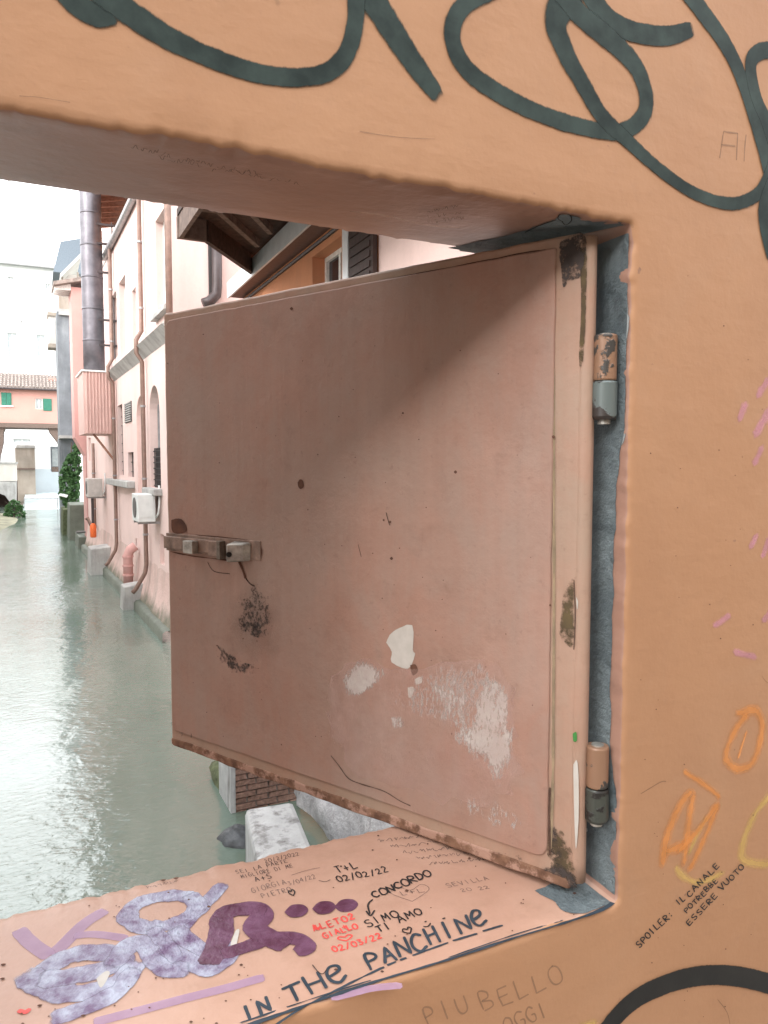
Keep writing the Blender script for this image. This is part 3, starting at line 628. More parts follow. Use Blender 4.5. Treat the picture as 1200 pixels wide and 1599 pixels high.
mb = MB(); ribbon(mb, 'door', [(518, 1180), (530, 1195), (545, 1215), (565, 1224), (600, 1235), (625, 1250), (642, 1258)], 2, jit=.6)
ribbon(mb, 'door', [(604, 800), (608, 815), (610, 820)], 2); ribbon(mb, 'door', [(380, 893), (386, 905), (392, 912), (398, 915)], 3, jit=.6); ribbon(mb, 'door', [(325, 878), (335, 892), (360, 896)], 1.5); ribbon(mb, 'door', [(560, 850), (565, 870)], 1.3)
build_each(mb, 'scratch', M['crack'], SH)
mb = MB()
blob(mb, 'board', [(872, 1000), (880, 920), (898, 895), (900, 960), (897, 1010), (885, 1012)], ((1, 0), (.85, .4), (.5, .62)))
blob(mb, 'board', [(905, 370), (918, 372), (915, 520), (910, 580), (904, 570), (908, 480)], ((1, 0), (.85, .5), (.5, .7)))
blob(mb, 'board', [(850, 1290), (885, 1300), (905, 1380), (860, 1360)], ((1, 0), (.85, .4), (.5, .55)))
build_each(mb, 'olive_dirt', M['moss'], SH)
mb = MB(); blob(mb, 'board', [(896, 1190), (903, 1188), (905, 1270), (900, 1330), (897, 1250)], ((1, 0), (.9, .8), (.5, 1)), .1); blob(mb, 'board', [(900, 930), (904, 940), (902, 955)], sub=3); build_each(mb, 'paint_chip', M['chip_solid'], SH)
mb = MB(); blob(mb, 'board', [(895, 1145), (901, 1142), (902, 1157), (896, 1158)]); mb.build('green_speck', M['greenchip'], SH)
# slide bolt
LT = thing('slide_bolt', 'rusty steel slide bolt set into the free edge of the pink shutter', 'bolt', dp(DW-.05, dsz(335, 852, 'door')[1]))
bpy.context.view_layer.update()
def dbox(mb, x0, y0, x1, y1, t0, t1, sh=0):
    """a small block on the shutter face between two picture points"""
    sa, za = dsz(x0, y0, 'door'); sb, zb = dsz(x1, y1, 'door')
    if sa > sb: sa, sb = sb, sa
    if za > zb: za, zb = zb, za
    mb.hexa([dp(sa, za, t0), dp(sb, za, t0), dp(sb, za, t1), dp(sa, za, t1), dp(sa, zb, t0), dp(sb, zb, t0), dp(sb, zb, t1), dp(sa, zb, t1)]); return mb
zc = dsz(335, 853, 'door')[1]; zl = dsz(270, 846, 'door')[1]
sL = DW-.001; sR = dsz(408, 858, 'door')[0]
mb = MB(); hgt = .0125
mb.hexa([dp(sR, zc-hgt, .0), dp(sL, zc-hgt, .0), dp(sL, zc-hgt, .0035), dp(sR, zc-hgt, .0035), dp(sR, zc+hgt, .0), dp(sL, zc+hgt, .0), dp(sL, zc+hgt, .0035), dp(sR, zc+hgt, .0035)])
mb.build('back_plate', M['painted_steel'], LT, bevel=.0008)
mb = MB(); s1, s2 = dsz(350, 855, 'door')[0], DW-.002
mb.hexa([dp(s1, zc-.009, .0055), dp(s2, zc-.009, .0055), dp(s2, zc-.009, .0085), dp(s1, zc-.009, .0085), dp(s1, zc+.0085, .0055), dp(s2, zc+.0085, .0055), dp(s2, zc+.0085, .0085), dp(s1, zc+.0085, .0085)]); mb.build('bolt_bar', M['painted_steel'], LT, bevel=.001)
def cube_at(px, ds, dz, t0, t1, name, mat, tilt=0, lab=None):
    s, z = dsz(px[0], px[1], 'door'); mb = MB()
    c = [(s-ds, z-dz+tilt), (s+ds, z-dz-tilt), (s+ds, z+dz-tilt), (s-ds, z+dz+tilt)]
    mb.hexa([dp(*c[0], t0), dp(*c[1], t0), dp(*c[1], t1), dp(*c[0], t1), dp(*c[3], t0), dp(*c[2], t0), dp(*c[2], t1), dp(*c[3], t1)])
    return mb.build(name, mat, LT, bevel=.0008, label=lab)
cube_at((308, 853), .010, .0085, .009, .019, 'bolt_knob', M['steel'])
cube_at((342, 856), .009, .010, .0055, .013, 'guide_strap', M['painted_steel'])
cube_at((352, 858), .0035, .012, .0055, .015, 'guide_strap', M['steel_dark'])
# staple with lock hole, sticking out
s, z = dsz(378, 862, 'door'); mb = MB()
mb.hexa([dp(s-.019, z-.010, .004), dp(s+.012, z-.013, .004), dp(s+.010, z-.013, .021), dp(s-.012, z-.010, .012), dp(s-.019, z+.014, .004), dp(s+.012, z+.014, .004), dp(s+.010, z+.011, .021), dp(s-.012, z+.012, .012)])
ST = mb.build('staple', M['steel'], LT, bevel=.002)
mb = MB(); c = dp(s+.0055, z-.002, .0192); ax = (dp(s+.010, z, .021)-dp(s-.012, z, .012)).normalized().cross(Vector((0, 0, 1))).normalized()
if ax.dot(n_d) < 0: ax = -ax
mb.tube([c-ax*.001, c+ax*.0016], .0034, 10); mb.build('lock_hole', plain('hole black', (.01, .008, .006), .9), ST)
mb = MB()
blob(mb, 'door', [(268, 812), (285, 810), (292, 830), (270, 832)], ((1, 0), (.9, 1), (.5, 1)), .15); blob(mb, 'door', [(300, 834), (350, 838), (400, 845), (345, 846)], ((1, 0), (.8, .6), (.5, .8)), .1)
ribbon(mb, 'door', [(266, 861), (300, 868), (350, 874), (362, 876)], 2, jit=.9); ribbon(mb, 'door', [(374, 876), (380, 890), (384, 902)], 7, jit=.6); ribbon(mb, 'door', [(404, 848), (409, 860), (406, 873)], 4)
build_each(mb, 'rust_and_recess_shade', M['rust_and_shade'], LT)  # dark of the bolt's recess and slots painted on, with rust
# hinges: knuckles on the jamb
def hinge(zt, zm, zb, lab, upm, low):
    hx, hyv = XR-.0125, .020
    H = thing('hinge', lab, 'hinge', (hx, hyv, zm), 'two barrel hinges of the pink shutter')
    mb = MB(); r = .0105
    mb.tube([(hx, hyv, zm+.0006), (hx, hyv, zm+.002), (hx, hyv, zt-.0015), (hx, hyv, zt)], [r*.95, r, r, r*.93], 48); mb.build('upper_knuckle', upm, H, smooth=False)
    mb = MB(); mb.tube([(hx, hyv, zb), (hx, hyv, zb+.003), (hx, hyv, zm-.002), (hx, hyv, zm-.0004)], [r*.9, r*1.08, r*1.08, r], 48); mb.build('lower_knuckle', low, H)
    mb = MB(); mb.tube([(hx, hyv, zb-.004), (hx, hyv, zt+.0012)], r*.55, 16); mb.build('pin', M['steel'], H)
    mb = MB(); mb.box((hx+.004, hyv-.0025, zb), (XR+.01, hyv+.0025, zm-.002)); mb.build('jamb_leaf', M['steel_dark'], H)
    mb = MB(); mb.hexa([(hx-.002, hyv+.006, zm+.002), (hx+.002, hyv+.009, zm+.002), (HC.x+.012, HC.y+.018, zm+.002), (HC.x+.009, HC.y+.016, zm+.002), (hx-.002, hyv+.006, zt-.003), (hx+.002, hyv+.009, zt-.003), (HC.x+.012, HC.y+.018, zt-.003), (HC.x+.009, HC.y+.016, zt-.003)]); mb.build('shutter_leaf', M['grey_leaf'], H)
M['grey_leaf'] = plain('grey green hinge paint', (.16, .18, .15), .6, 0, .3, 40)
def chippy(name, a, b, thr=.55):
    n = N(name).set(.4, .1, .5); g = n.noise(48, 5, .6)
    n.col(n.mix(n.ramp(g, thr, thr+.03), a, b)); n.bump(n.ramp(g, thr, thr+.03), .5, .001); return n.m
M['h_or'] = chippy('orange brown chipped paint', (.25, .14, .085), (.05, .045, .04), .56); M['h_gr'] = chippy('grey chipped paint', (.115, .14, .135), (.035, .028, .025), .52); M['h_dk'] = chippy('black green chipped paint', (.05, .055, .045), (.02, .018, .016), .5)
jz = lambda y, x=955: on('jamb', x, y).z
def hz_at(py):   # height of a picture row at the hinge axis
    return hit(955, py, (0, .012, 0), Vector((0, 1, 0))).z
hinge(hz_at(521), hz_at(594), hz_at(655), 'upper barrel hinge with chipped orange paint on the grey jamb', M['h_or'], M['h_gr'])
hinge(hz_at(1166), hz_at(1230), hz_at(1283), 'lower barrel hinge above the sill with blackened lower half', M['h_or'], M['h_dk'])

# ================================================================== the canal outside
M['pinkA'] = plaster('pale pink plaster', (.74, .56, .515), .10, .45, 22, .25, .01, .9, (.50, .34, .30), .4)
M['pinkB'] = plaster('rose plaster', (.58, .33, .30), .12, .5, 22, .2, .01, .9, (.42, .25, .22), .35)
M['pinkD'] = plaster('bridge house plaster', (.58, .31, .26), .12, .35, 12, .2, .01, .9, (.45, .27, .23), .4)
M['orangewall'] = plaster('orange plaster and bounce tint', (.62, .27, .14), .15, .9, 25, .25, .01, .9, (.40, .2, .12), .3)  # attic's own orange; paints bounced light onto the near house
M['plinth'] = plaster('plinth plaster', (.60, .42, .375), .2, .8, 18, .4, .02, .9, (.24, .235, .19), .8)
def plinthmat():
    n = N('plinth plaster with tide mark').set(.85); z = n.new('SeparateXYZ'); n.l(n.pos, z.inputs[0]); a = n.noise(1.4, 6, .65)
    base = n.mix(n.ramp(n.noise(.9, 5), .3, .7), (.56, .39, .345), (.66, .49, .44)); base = n.mix(n.math('MULTIPLY', n.ramp(n.noise(1, 6, .65, n.map((2, 2, .3))), .48, .7), .6), base, (.34, .29, .25))
    t = n.math('SUBTRACT', n.math('ADD', n.math('MULTIPLY', a, 1.1), .1), z.outputs[2]); base = n.mix(n.math('MULTIPLY', n.ramp(t, .05, .4), .85), base, (.13, .145, .10)); n.col(base); n.bump(n.noise(9, 6, .65), .5, .03); return n.m
M['plinth'] = plinthmat()
M['wet'] = plaster('wet concrete', (.13, .145, .115), .35, 1.5, 15, .6, .03, .6, (.09, .10, .075), .7)
M['stone'] = plaster('grey stone', (.42, .41, .39), .3, 2, 15, .6, .03, .9, (.2, .19, .18), .6)
M['greytower'] = plaster('grey weathered render', (.20, .215, .23), .4, .8, 8, .6, .03, .9, (.38, .39, .40), .6)
M['cream'] = plaster('cream render', (.62, .58, .53), .12, .6, 14, .2, .02, .9, (.42, .38, .34), .4)
M['whitewall'] = plaster('white render', (.80, .79, .78), .06, .5, 10, .2, .01, .9)
M['bluegrey'] = plaster('pale blue grey render', (.55, .62, .66), .1, .5, 10, .2, .01, .9)
M['tan'] = plaster('brown boarding', (.36, .31, .26), .2, .8, 12, .4, .02, .9, (.22, .17, .13), .6)
M['darkglass'] = plain('dark window glass', (.035, .03, .035), .15, 0, .3, 4, .05, .01, .5)
M['paleglass'] = plain('pale window glass', (.35, .38, .38), .12, 0, .2, 3, .05, .01, .5)
M['whiteframe'] = plain('white window frame', (.78, .77, .74), .5)
M['bar'] = plain('iron bars', (.05, .045, .045), .6, .3)
M['pipe'] = plain('brown downpipe', (.24, .155, .125), .5, .2, .2, 6)
M['pipe_dark'] = plain('dark downpipe', (.075, .06, .06), .45, .3, .2, 6)
M['gutter'] = plain('grey gutter', (.33, .32, .32), .45, .4, .2, 6)
M['duct'] = plain('weathered steel duct', (.16, .15, .165), .42, .55, .25, 3, .15, .02)
M['corr'] = plain('pink corrugated sheet', (.60, .40, .355), .6, 0, .05, 3)
M['woodred'] = plain('red brown rafters', (.30, .155, .11), .8, 0, .3, 8, .3, .02)
M['wooddark'] = plain('dark stained wood', (.055, .034, .027), .75, 0, .4, 12, .4, .02)
M['woodmid'] = plain('weathered brown beam', (.16, .115, .095), .85, 0, .35, 12, .4, .02)
M['fascia'] = plain('white metal fascia', (.55, .56, .57), .45, .1, .1, 5)
M['shutterdark'] = plain('dark brown shutter', (.04, .024, .02), .6, 0, .3, 20)
M['green'] = plain('green painted shutter', (.045, .19, .13), .6, 0, .15, 6)
M['tile'] = plain('grey brown roof tiles', (.27, .225, .20), .85, 0, .5, 5, .5, .05)
M['acwhite'] = plain('off white air conditioner', (.62, .63, .61), .5, 0, .08, 6)
M['acgrey'] = plain('grey beige cabinet', (.47, .44, .41), .6, 0, .12, 6)
M['darkgrille'] = plain('dark grille', (.09, .085, .08), .6)
M['orangecan'] = plain('orange plastic', (.75, .15, .04), .5)
M['blue'] = plain('light blue cloth', (.12, .42, .62), .8)
M['rooflead'] = plain('blue grey roof sheet', (.14, .17, .20), .6)
M['brick'] = plain('old brown brick', (.22, .135, .105), .9, 0, .45, 25, .6, .02)
M['mortar'] = plain('grey mortar', (.24, .21, .19), .95, 0, .3, 30, .5, .02)
M['mossy'] = plain('mossy stone', (.09, .105, .055), .9, 0, .5, 10, .7, .05)
M['darkrock'] = plain('dark wet stone', (.06, .065, .07), .5, 0, .4, 10, .6, .04)
M['concrete'] = plaster('pale concrete ledge', (.42, .43, .43), .25, 3, 30, .6, .02, .85, (.07, .06, .055), .95)
M['rough'] = plaster('rough grey rubble plaster', (.42, .42, .43), .35, 5, 25, .9, .04, .95, (.2, .19, .19), .6)
M['tarp'] = plain('dark blue plastic', (.02, .03, .06), .35, 0, .4, 20, .6, .02)

class Fac:
    """a facade's own frame: u along it, w out of it, z up"""
    def __init__(s, p, d): s.p = Vector((p[0], p[1], 0)); s.d = Vector((d[0], d[1], 0)).normalized(); s.n = Vector((-s.d.y, s.d.x, 0))
    def P(s, u, w, z): return s.p+s.d*u+s.n*w+Vector((0, 0, z))
    def uz(s, x, y, w=0):
        q = hit(x, y, s.p+s.n*w, s.n); return (q-s.p).dot(s.d), q.z
    def rect(s, x0, y0, x1, y1, w=0):      # far edge x0, near edge x1, top y0, bottom y1 (at the middle)
        u1 = s.uz(x0, 724, w)[0]; u0 = s.uz(x1, 724, w)[0]; xm = (x0+x1)/2
        return u0, u1, s.uz(xm, y1, w)[1], s.uz(xm, y0, w)[1]
    def box(s, mb, u0, u1, w0, w1, z0, z1):
        mb.hexa([s.P(u0, w0, z0), s.P(u1, w0, z0), s.P(u1, w1, z0), s.P(u0, w1, z0), s.P(u0, w0, z1), s.P(u1, w0, z1), s.P(u1, w1, z1), s.P(u0, w1, z1)]); return mb
    def wall(s, mb, u0, u1, z0, z1, holes, depth=.22):
        us = sorted({u0, u1, *[h[0] for h in holes], *[h[1] for h in holes]}); zs = sorted({z0, z1, *[h[2] for h in holes], *[h[3] for h in holes]})
        for a, b in zip(us, us[1:]):
            for c, d in zip(zs, zs[1:]):
                um, zm = (a+b)/2, (c+d)/2
                if any(h[0] < um < h[1] and h[2] < zm < h[3] for h in holes): continue
                mb.add([s.P(a, 0, c), s.P(b, 0, c), s.P(b, 0, d), s.P(a, 0, d)], [(0, 1, 2, 3)])
        for h in holes:
            a, b, c, d = h[:4]; arch = len(h) > 4 and h[4]; m = (a+b)/2; r = (b-a)/2; zc = d-r*1.0
            if arch:
                prof = [(a, c), (b, c)]+[(m+r*math.cos(math.pi*k/14), zc+r*math.sin(math.pi*k/14)) for k in range(15)]
                right = [(b, d)]+[(m+r*math.cos(math.pi*k/14), zc+r*math.sin(math.pi*k/14)) for k in range(8)]
                left = [(a, d)]+[(m+r*math.cos(math.pi*k/14), zc+r*math.sin(math.pi*k/14)) for k in range(14, 6, -1)]
                for poly in (right, left):
                    mb.add([s.P(u, 0, z) for u, z in poly], [(0, i, i+1) for i in range(1, len(poly)-1)])
            else: prof = [(a, c), (b, c), (b, d), (a, d)]
            n = len(prof); mb.add([s.P(u, 0, z) for u, z in prof]+[s.P(u, -depth, z) for u, z in prof], [(i, (i+1) % n, n+(i+1) % n, n+i) for i in range(n)])
            if len(h) > 5 and h[5]: mb.add([s.P(u, -depth, z) for u, z in prof], [tuple(range(n))])
        return mb
def window(f, parent, h, depth=.22, fm='whiteframe', gm='darkglass', bars=0, mullion=True):
    a, b, c, d = h[:4]; mb = MB(); w = -depth
    for q in ((a, b, c, c+.06), (a, b, d-.06, d), (a, a+.06, c+.06, d-.06), (b-.06, b, c+.06, d-.06)): f.box(mb, q[0], q[1], w-.03, w+.03, q[2], q[3])
    if mullion: f.box(mb, (a+b)/2-.03, (a+b)/2+.03, w-.02, w+.025, c+.06, d-.06)
    fr = mb.build('window', M[fm], parent)
    mb = MB(); mb.add([f.P(a, w-.01, c), f.P(b, w-.01, c), f.P(b, w-.01, d), f.P(a, w-.01, d)], [(0, 1, 2, 3)]); mb.build('pane', M[gm], fr)
    if bars:
        mb = MB()
        for k in range(1, bars): u = a+(b-a)*k/bars; mb.tube([f.P(u, w+.12, c), f.P(u, w+.12, d)], .012, 5)
        k = c+.15
        while k < d: mb.tube([f.P(a, w+.12, k), f.P(b, w+.12, k)], .012, 5); k += .28
        mb.build('bars', M['bar'], fr)
    return fr

# ---- long pink house on the right bank
dA = ray(8, 724); nA = Vector((-dA.y, dA.x, 0)).normalized()
A = Fac(hz(199, 935, 0)-nA*.25, dA)
HA = thing('canal_house', 'long pale pink house rising from the water on the right bank', 'house', A.P(-6, 0, 0))
uN = A.uz(275, 724)[0]; uF = 13.2
LEDGE, GUT = 6.72, 10.54
h_dark = A.rect(186, 631, 193, 742); h_small = A.rect(200, 706, 209, 745); h_vent = A.rect(198, 627, 208, 659)
h_niche = (*A.rect(215, 617, 227, 800), True, True); h_arch = (*A.rect(235, 600, 251, 762), True)
low = [A.rect(222, 828, 228, 850), A.rect(247, 833, 254, 880), A.rect(177, 770, 182.5, 820), A.rect(209, 839, 211.5, 851), A.rect(139, 683, 142.5, 720), A.rect(141, 776, 145, 800)]
up_ = [A.rect(180, 449, 188, 556), A.rect(192, 425, 202, 552), A.rect(212, 443, 218, 541), A.rect(250, 318, 270, 481)]
holes = [h_dark, h_small, h_niche, h_arch]+[(*h, False, True) for h in low]+up_
mb = MB(); A.wall(mb, uN, uF, .9, GUT, holes)
# end wall towards us, far end and back
D_ = 7
for u, fl in ((uN, 1), (uF, 0)): mb.add([A.P(u, 0, -.5), A.P(u, -D_, -.5), A.P(u, -D_, GUT+2), A.P(u, -.75, GUT+2), A.P(u, -.75, GUT), A.P(u, 0, GUT)], [(0, 1, 2, 3, 4, 5)])
mb.build('wall', M['pinkA'], HA)
# attic wall set back above the gutter
eu_ = (hz(139, 354, 12.5)-A.p).dot(A.d)+.15
hat = [(u, u+.75, GUT+.75, GUT+1.55) for u in (-3.5, -1.2, 1.2, 3.4, 5.6)]
At = Fac(A.P(0, -.75, 0), A.d); mb = MB(); At.wall(mb, uN, uF, GUT-.05, GUT+2.05, hat, .15); mb.build('attic_wall', M['orangewall'], HA)
mb = MB(); At.box(mb, eu_, uF, -3, .02, GUT+.1, 13.6); mb.build('attic_wall', M['pinkA'], HA)
for h in hat: window(At, HA, h, .15, 'gutter', 'paleglass')
mb = MB(); A.box(mb, uN, 6.0, -.8, .02, GUT+.001, GUT+.09); mb.build('attic_ledge', M['stone'], HA)
# eaves: soffit, rafters, gutter
ez = 12.5; eg0 = hz(139, 354, ez); ew = (eg0-A.p).dot(A.n)
mb = MB(); mb.hexa([A.P(uN-.4, -.8, ez+.25), A.P(eu := (eg0-A.p).dot(A.d), -.8, ez+.25), A.P(eu, ew, ez+.02), A.P(uN-.4, ew, ez+.02), A.P(uN-.4, -.8, ez+.37), A.P(eu, -.8, ez+.37), A.P(eu, ew, ez+.14), A.P(uN-.4, ew, ez+.14)]); mb.build('eaves', M['woodred'], HA)
k = eu-.2
while k > uN:
    mb = MB(); mb.hexa([A.P(k-.06, -.78, ez+.1), A.P(k+.06, -.78, ez+.1), A.P(k+.06, ew-.05, ez-.11), A.P(k-.06, ew-.05, ez-.11), A.P(k-.06, -.78, ez+.255), A.P(k+.06, -.78, ez+.255), A.P(k+.06, ew-.05, ez+.025), A.P(k-.06, ew-.05, ez+.025)]); mb.build('rafter', M['woodred'], HA); k -= .62
mb = MB(); mb.tube([A.P(uN-.4, ew+.06, ez+.05), A.P(eu, ew+.06, ez+.05)], .085, 10); mb.build('eaves_gutter', M['gutter'], HA)
mb = MB(); mb.hexa([A.P(uN-.4, -D_, ez+2.2), A.P(eu, -D_, ez+2.2), A.P(eu, ew, ez+.15), A.P(uN-.4, ew, ez+.15), A.P(uN-.4, -D_, ez+2.35), A.P(eu, -D_, ez+2.35), A.P(eu, ew, ez+.24), A.P(uN-.4, ew, ez+.24)]); mb.build('roof', M['tile'], HA)
# main gutter and string ledge
g1 = A.uz(162, 415, .12)[0]
mb = MB(); mb.tube([A.P(uN, .1, GUT+.02), A.P(g1, .1, GUT+.02)], .1, 10); mb.build('gutter', M['gutter'], HA)
mb = MB(); lz = LEDGE; le = A.uz(175, 583)[0]
mb.hexa([A.P(uN, -.01, lz-.30), A.P(le, -.01, lz-.30), A.P(le, .06, lz-.22), A.P(uN, .06, lz-.22), A.P(uN, -.01, lz+.05), A.P(le, -.01, lz+.05), A.P(le, .24, lz-.02), A.P(uN, .24, lz-.02)]); mb.build('string_ledge', M['stone'], HA)
# plinth, battered out into the water
mb = MB(); us = [uN+(uF-uN)*i/60 for i in range(61)]; pr_ = [(1.35, .003), (1.1, .02), (.8, .055), (.5, .12), (.22, .2), (.2, .2)]; vs = []; fs = []
for i, u in enumerate(us):
    for z, w_ in pr_: vs.append(A.P(u, w_*(1+.25*noise.noise(Vector((u*.8, z, 3))))+.03*noise.noise(Vector((u*1.7, z*2, 0))), z))
    if i:
        for c in range(5): fs.append((6*i-6+c, 6*i-5+c, 6*i+1+c, 6*i+c))
mb.add(vs, fs); mb.build('plinth', M['plinth'], HA, smooth=True)
mb = MB(); vs = []; fs = []
for i, u in enumerate(us):
    o_ = .04*noise.noise(Vector((u*1.3, 5, 0)))
    for w_, z in ((.05, .27), (.27+o_, .25), (.33+o_, .2), (.36+o_, -.4)): vs.append(A.P(u, w_, z))
    if i:
        for c in range(3): fs.append((4*i-4+c, 4*i-3+c, 4*i+1+c, 4*i+c))
mb.add(vs, fs); mb.build('footing', M['wet'], HA, smooth=True)
# windows
window(A, HA, h_dark, .22, 'shutterdark', 'darkglass', 4); window(A, HA, h_small, .22, 'shutterdark', 'darkglass', 5)
window(A, HA, (h_arch[0], h_arch[1], h_arch[2], h_arch[3]), .221, 'gutter', 'paleglass', 0, False)
a, b, c, d = h_arch[:4]; mb = MB(); gz = A.uz(243, 699)[1]
for k in range(1, 8): u = a+(b-a)*k/8; mb.tube([A.P(u, -.08, c), A.P(u, -.08, gz)], .013, 5)
z = c+.05
while z < gz+.01: mb.tube([A.P(a, -.08, z), A.P(b, -.08, z)], .013, 5); z += .14
mb.build('window_grille', M['bar'], HA)
mb = MB(); mb.add([A.P(a, -.15, c), A.P(b, -.15, c), A.P(b, -.15, gz), A.P(a, -.15, gz)], [(0, 1, 2, 3)]); mb.build('grille_screen', M['darkgrille'], HA)
for h in up_: window(A, HA, h, .2, 'whiteframe', 'paleglass')
mb = MB(); A.box(mb, up_[3][0]-.1, up_[3][1]+.1, -.05, .14, up_[3][2]-.1, up_[3][2]); mb.build('window_sill', M['stone'], HA)
mb = MB(); A.box(mb, up_[3][0], up_[3][0]+.5, -.1, -.04, up_[3][2], up_[3][3]); mb.build('window_shutter', M['whiteframe'], HA)
a, b, c, d = h_vent; mb = MB(); A.box(mb, a, b, 0, .02, c, d); V_ = mb.build('vent', M['darkgrille'], HA)
for k in range(9):
    zz = c+(d-c)*(k+.3)/9; mb = MB(); A.box(mb, a+.03, b-.03, .02, .05, zz, zz+.03); mb.build('slat', M['stone'], V_)
s0 = A.uz(211, 752)[0]; s1 = A.uz(176, 752)[0]; sz = A.uz(193, 752)[1]
mb = MB(); A.box(mb, s0, s1, -.02, .22, sz-.14, sz+.06); mb.build('window_sill', M['stone'], HA, bevel=.03)
mb = MB(); A.box(mb, h_arch[0]-.15, h_arch[1]+.15, -.02, .2, h_arch[2]-.16, h_arch[2]); mb.build('window_sill', M['stone'], HA, bevel=.03)
# downpipes
def downpipe(u, zt, zb, r, w=.11, foot=True, mat='pipe'):
    pth = [A.P(u, w, zt), A.P(u, w, LEDGE+.35), A.P(u, w+.13, LEDGE+.12), A.P(u, w+.13, LEDGE-.2), A.P(u, w, LEDGE-.4)] if zt > LEDGE+1 else [A.P(u, w, zt)]
    pth += [A.P(u, w, 1.25), A.P(u-.02, w+.04, 1.05), A.P(u+.1, w+.26, zb+.08), A.P(u+.12, w+.33, zb)]
    mb = MB(); mb.tube(pth, r, 8); o = mb.build('downpipe', M[mat], HA, smooth=True)
    for z in (9.2, 7.6, 5.2, 3.4, 2.0):
        if z < zt: mb = MB(); mb.tube([A.P(u, w, z), A.P(u, w, z+.05)], r*1.25, 8); mb.build('pipe_clip', M['gutter'], o)
downpipe(A.uz(229, 560)[0], GUT, .55, .055); downpipe(A.uz(182, 600)[0], GUT, .55, .055)
downpipe(A.uz(150, 700)[0], 4.6, 1.6, .06, mat='pipe'); 
u0 = A.uz(272.5, 400)[0]; mb = MB(); mb.tube([A.P(u0+.9, .12, 9.95), A.P(u0+.35, .12, 9.72), A.P(u0+.05, .12, 9.6), A.P(u0, .12, 9.4), A.P(u0, .12, 5)], .07, 8); mb.build('downpipe', M['pipe'], HA, smooth=True)
# cabinets and condensers
def cabinet(x0, y0, x1, y1, w1, lab, mat, side=.5):
    u0 = A.uz(x1, 724)[0]; z0 = A.uz((x0+x1)/2, y1)[1]; z1 = A.uz((x0+x1)/2, y0)[1]
    C_ = thing('air_conditioner', lab, 'air conditioner', A.P(u0, .1, z0))
    mb = MB(); A.box(mb, u0, u0+.85, .12, w1, z0, z1); B_ = mb.build('casing', M[mat], C_, bevel=.02)
    mb = MB(); A.box(mb, u0-.012, u0+.002, .17, w1-.05, z0+.12, z1-.1); mb.build('end_panel', M[mat], B_)
    mb = MB(); mb.tube([A.P(u0+.42, w1, (z0+z1)/2), A.P(u0+.42, w1+.015, (z0+z1)/2)], .24, 20); mb.build('fan_grille', M['darkgrille'], B_)
    for du in (.12, .72): mb = MB(); A.box(mb, u0+du, u0+du+.04, 0, w1-.02, z0-.05, z0-.002); mb.build('bracket', M['gutter'], C_)
    mb = MB(); mb.tube([A.P(u0-.03, .12, z0+.1), A.P(u0-.12, .08, z0+.2), A.P(u0-.12, .05, z0+.45), A.P(u0-.05, .04, z1+.2)], .025, 6); mb.build('hose', M['acwhite'], C_, smooth=True)
cabinet(228, 769, 250, 810, .52, 'white air conditioner under the barred arched window of the pink house', 'acwhite')
cabinet(150, 746, 165, 773, .62, 'grey beige air conditioner below the corrugated box on the pink house', 'acgrey')
# corrugated box bay with the duct standing on it
q = A.P(A.uz(181, 675)[0], 0, 0); BY = q.y
c00, c10 = hy(132, 677, BY), hy(181, 676, BY); t00, t10 = hy(135, 580, BY), hy(176, 582, BY)
ub = (q-A.p).dot(A.d); wb = (c00-A.p).dot(A.n); zb0, zb1 = c00.z, t00.z
BAY = thing('corrugated_bay', 'pink corrugated metal box hanging off the pink house under the tall duct', 'bay', A.P(ub, 0, zb0))
mb = MB(); A.box(mb, ub+.02, ub+2.0, 0, wb, zb0, zb1); mb.build('casing', M['corr'], BAY)
for k in range(9):
    w_ = .03+(wb-.06)*k/9; mb = MB(); mb.hexa([A.P(ub+.02, w_, zb0+.02), A.P(ub-.025, w_+.018, zb0+.02), A.P(ub-.025, w_+.045, zb0+.02), A.P(ub+.02, w_+.062, zb0+.02), A.P(ub+.02, w_, zb1-.02), A.P(ub-.025, w_+.018, zb1-.02), A.P(ub-.025, w_+.045, zb1-.02), A.P(ub+.02, w_+.062, zb1-.02)]); mb.build('rib', M['corr'], BAY)
mb = MB(); A.box(mb, ub-.05, ub+2.05, 0, wb+.05, zb1, zb1+.05); mb.build('cap', M['whiteframe'], BAY)
mb = MB(); mb.tube([A.P(ub+.2, 0, zb0-.9), A.P(ub+.2, wb*.7, zb0)], .04, 6); mb.tube([A.P(ub+.2, .05, zb0-1.6), A.P(ub+.2, .05, zb0)], .05, 6); mb.build('bracket', M['woodred'], BAY)
c = hy(147.5, 577, BY+.55); rD = .33
DU = thing('exhaust_duct', 'tall dark metal duct standing on the pink corrugated box', 'duct', c)
mb = MB(); zz = zb1+.05; zs = []
while zz < 15: zs.append(zz); zz += 1.0
cc = Vector((c.x, c.y, 0)); mb.tube([cc+Vector((0, 0, z)) for z in zs], rD, 28); mb.build('tube', M['duct'], DU, smooth=True)
for z in zs[1:]: mb = MB(); mb.tube([cc+Vector((0, 0, z-.03)), cc+Vector((0, 0, z+.03))], rD*1.025, 28); mb.build('joint_ring', M['duct'], DU, smooth=True)
for z in (7.6, 8.4, 9.9, 10.8, 11.4):
    mb = MB(); mb.box((cc.x, cc.y-.3, z-.03), (cc.x+1.0, cc.y-.22, z+.03)); mb.build('bracket', M['pipe_dark'], DU)
mb = MB(); mb.tube([cc+Vector((rD+.28, -.25, z)) for z in (6.8, 9, 11.5)], .025, 6); mb.build('ladder_rail', M['pipe_dark'], DU)
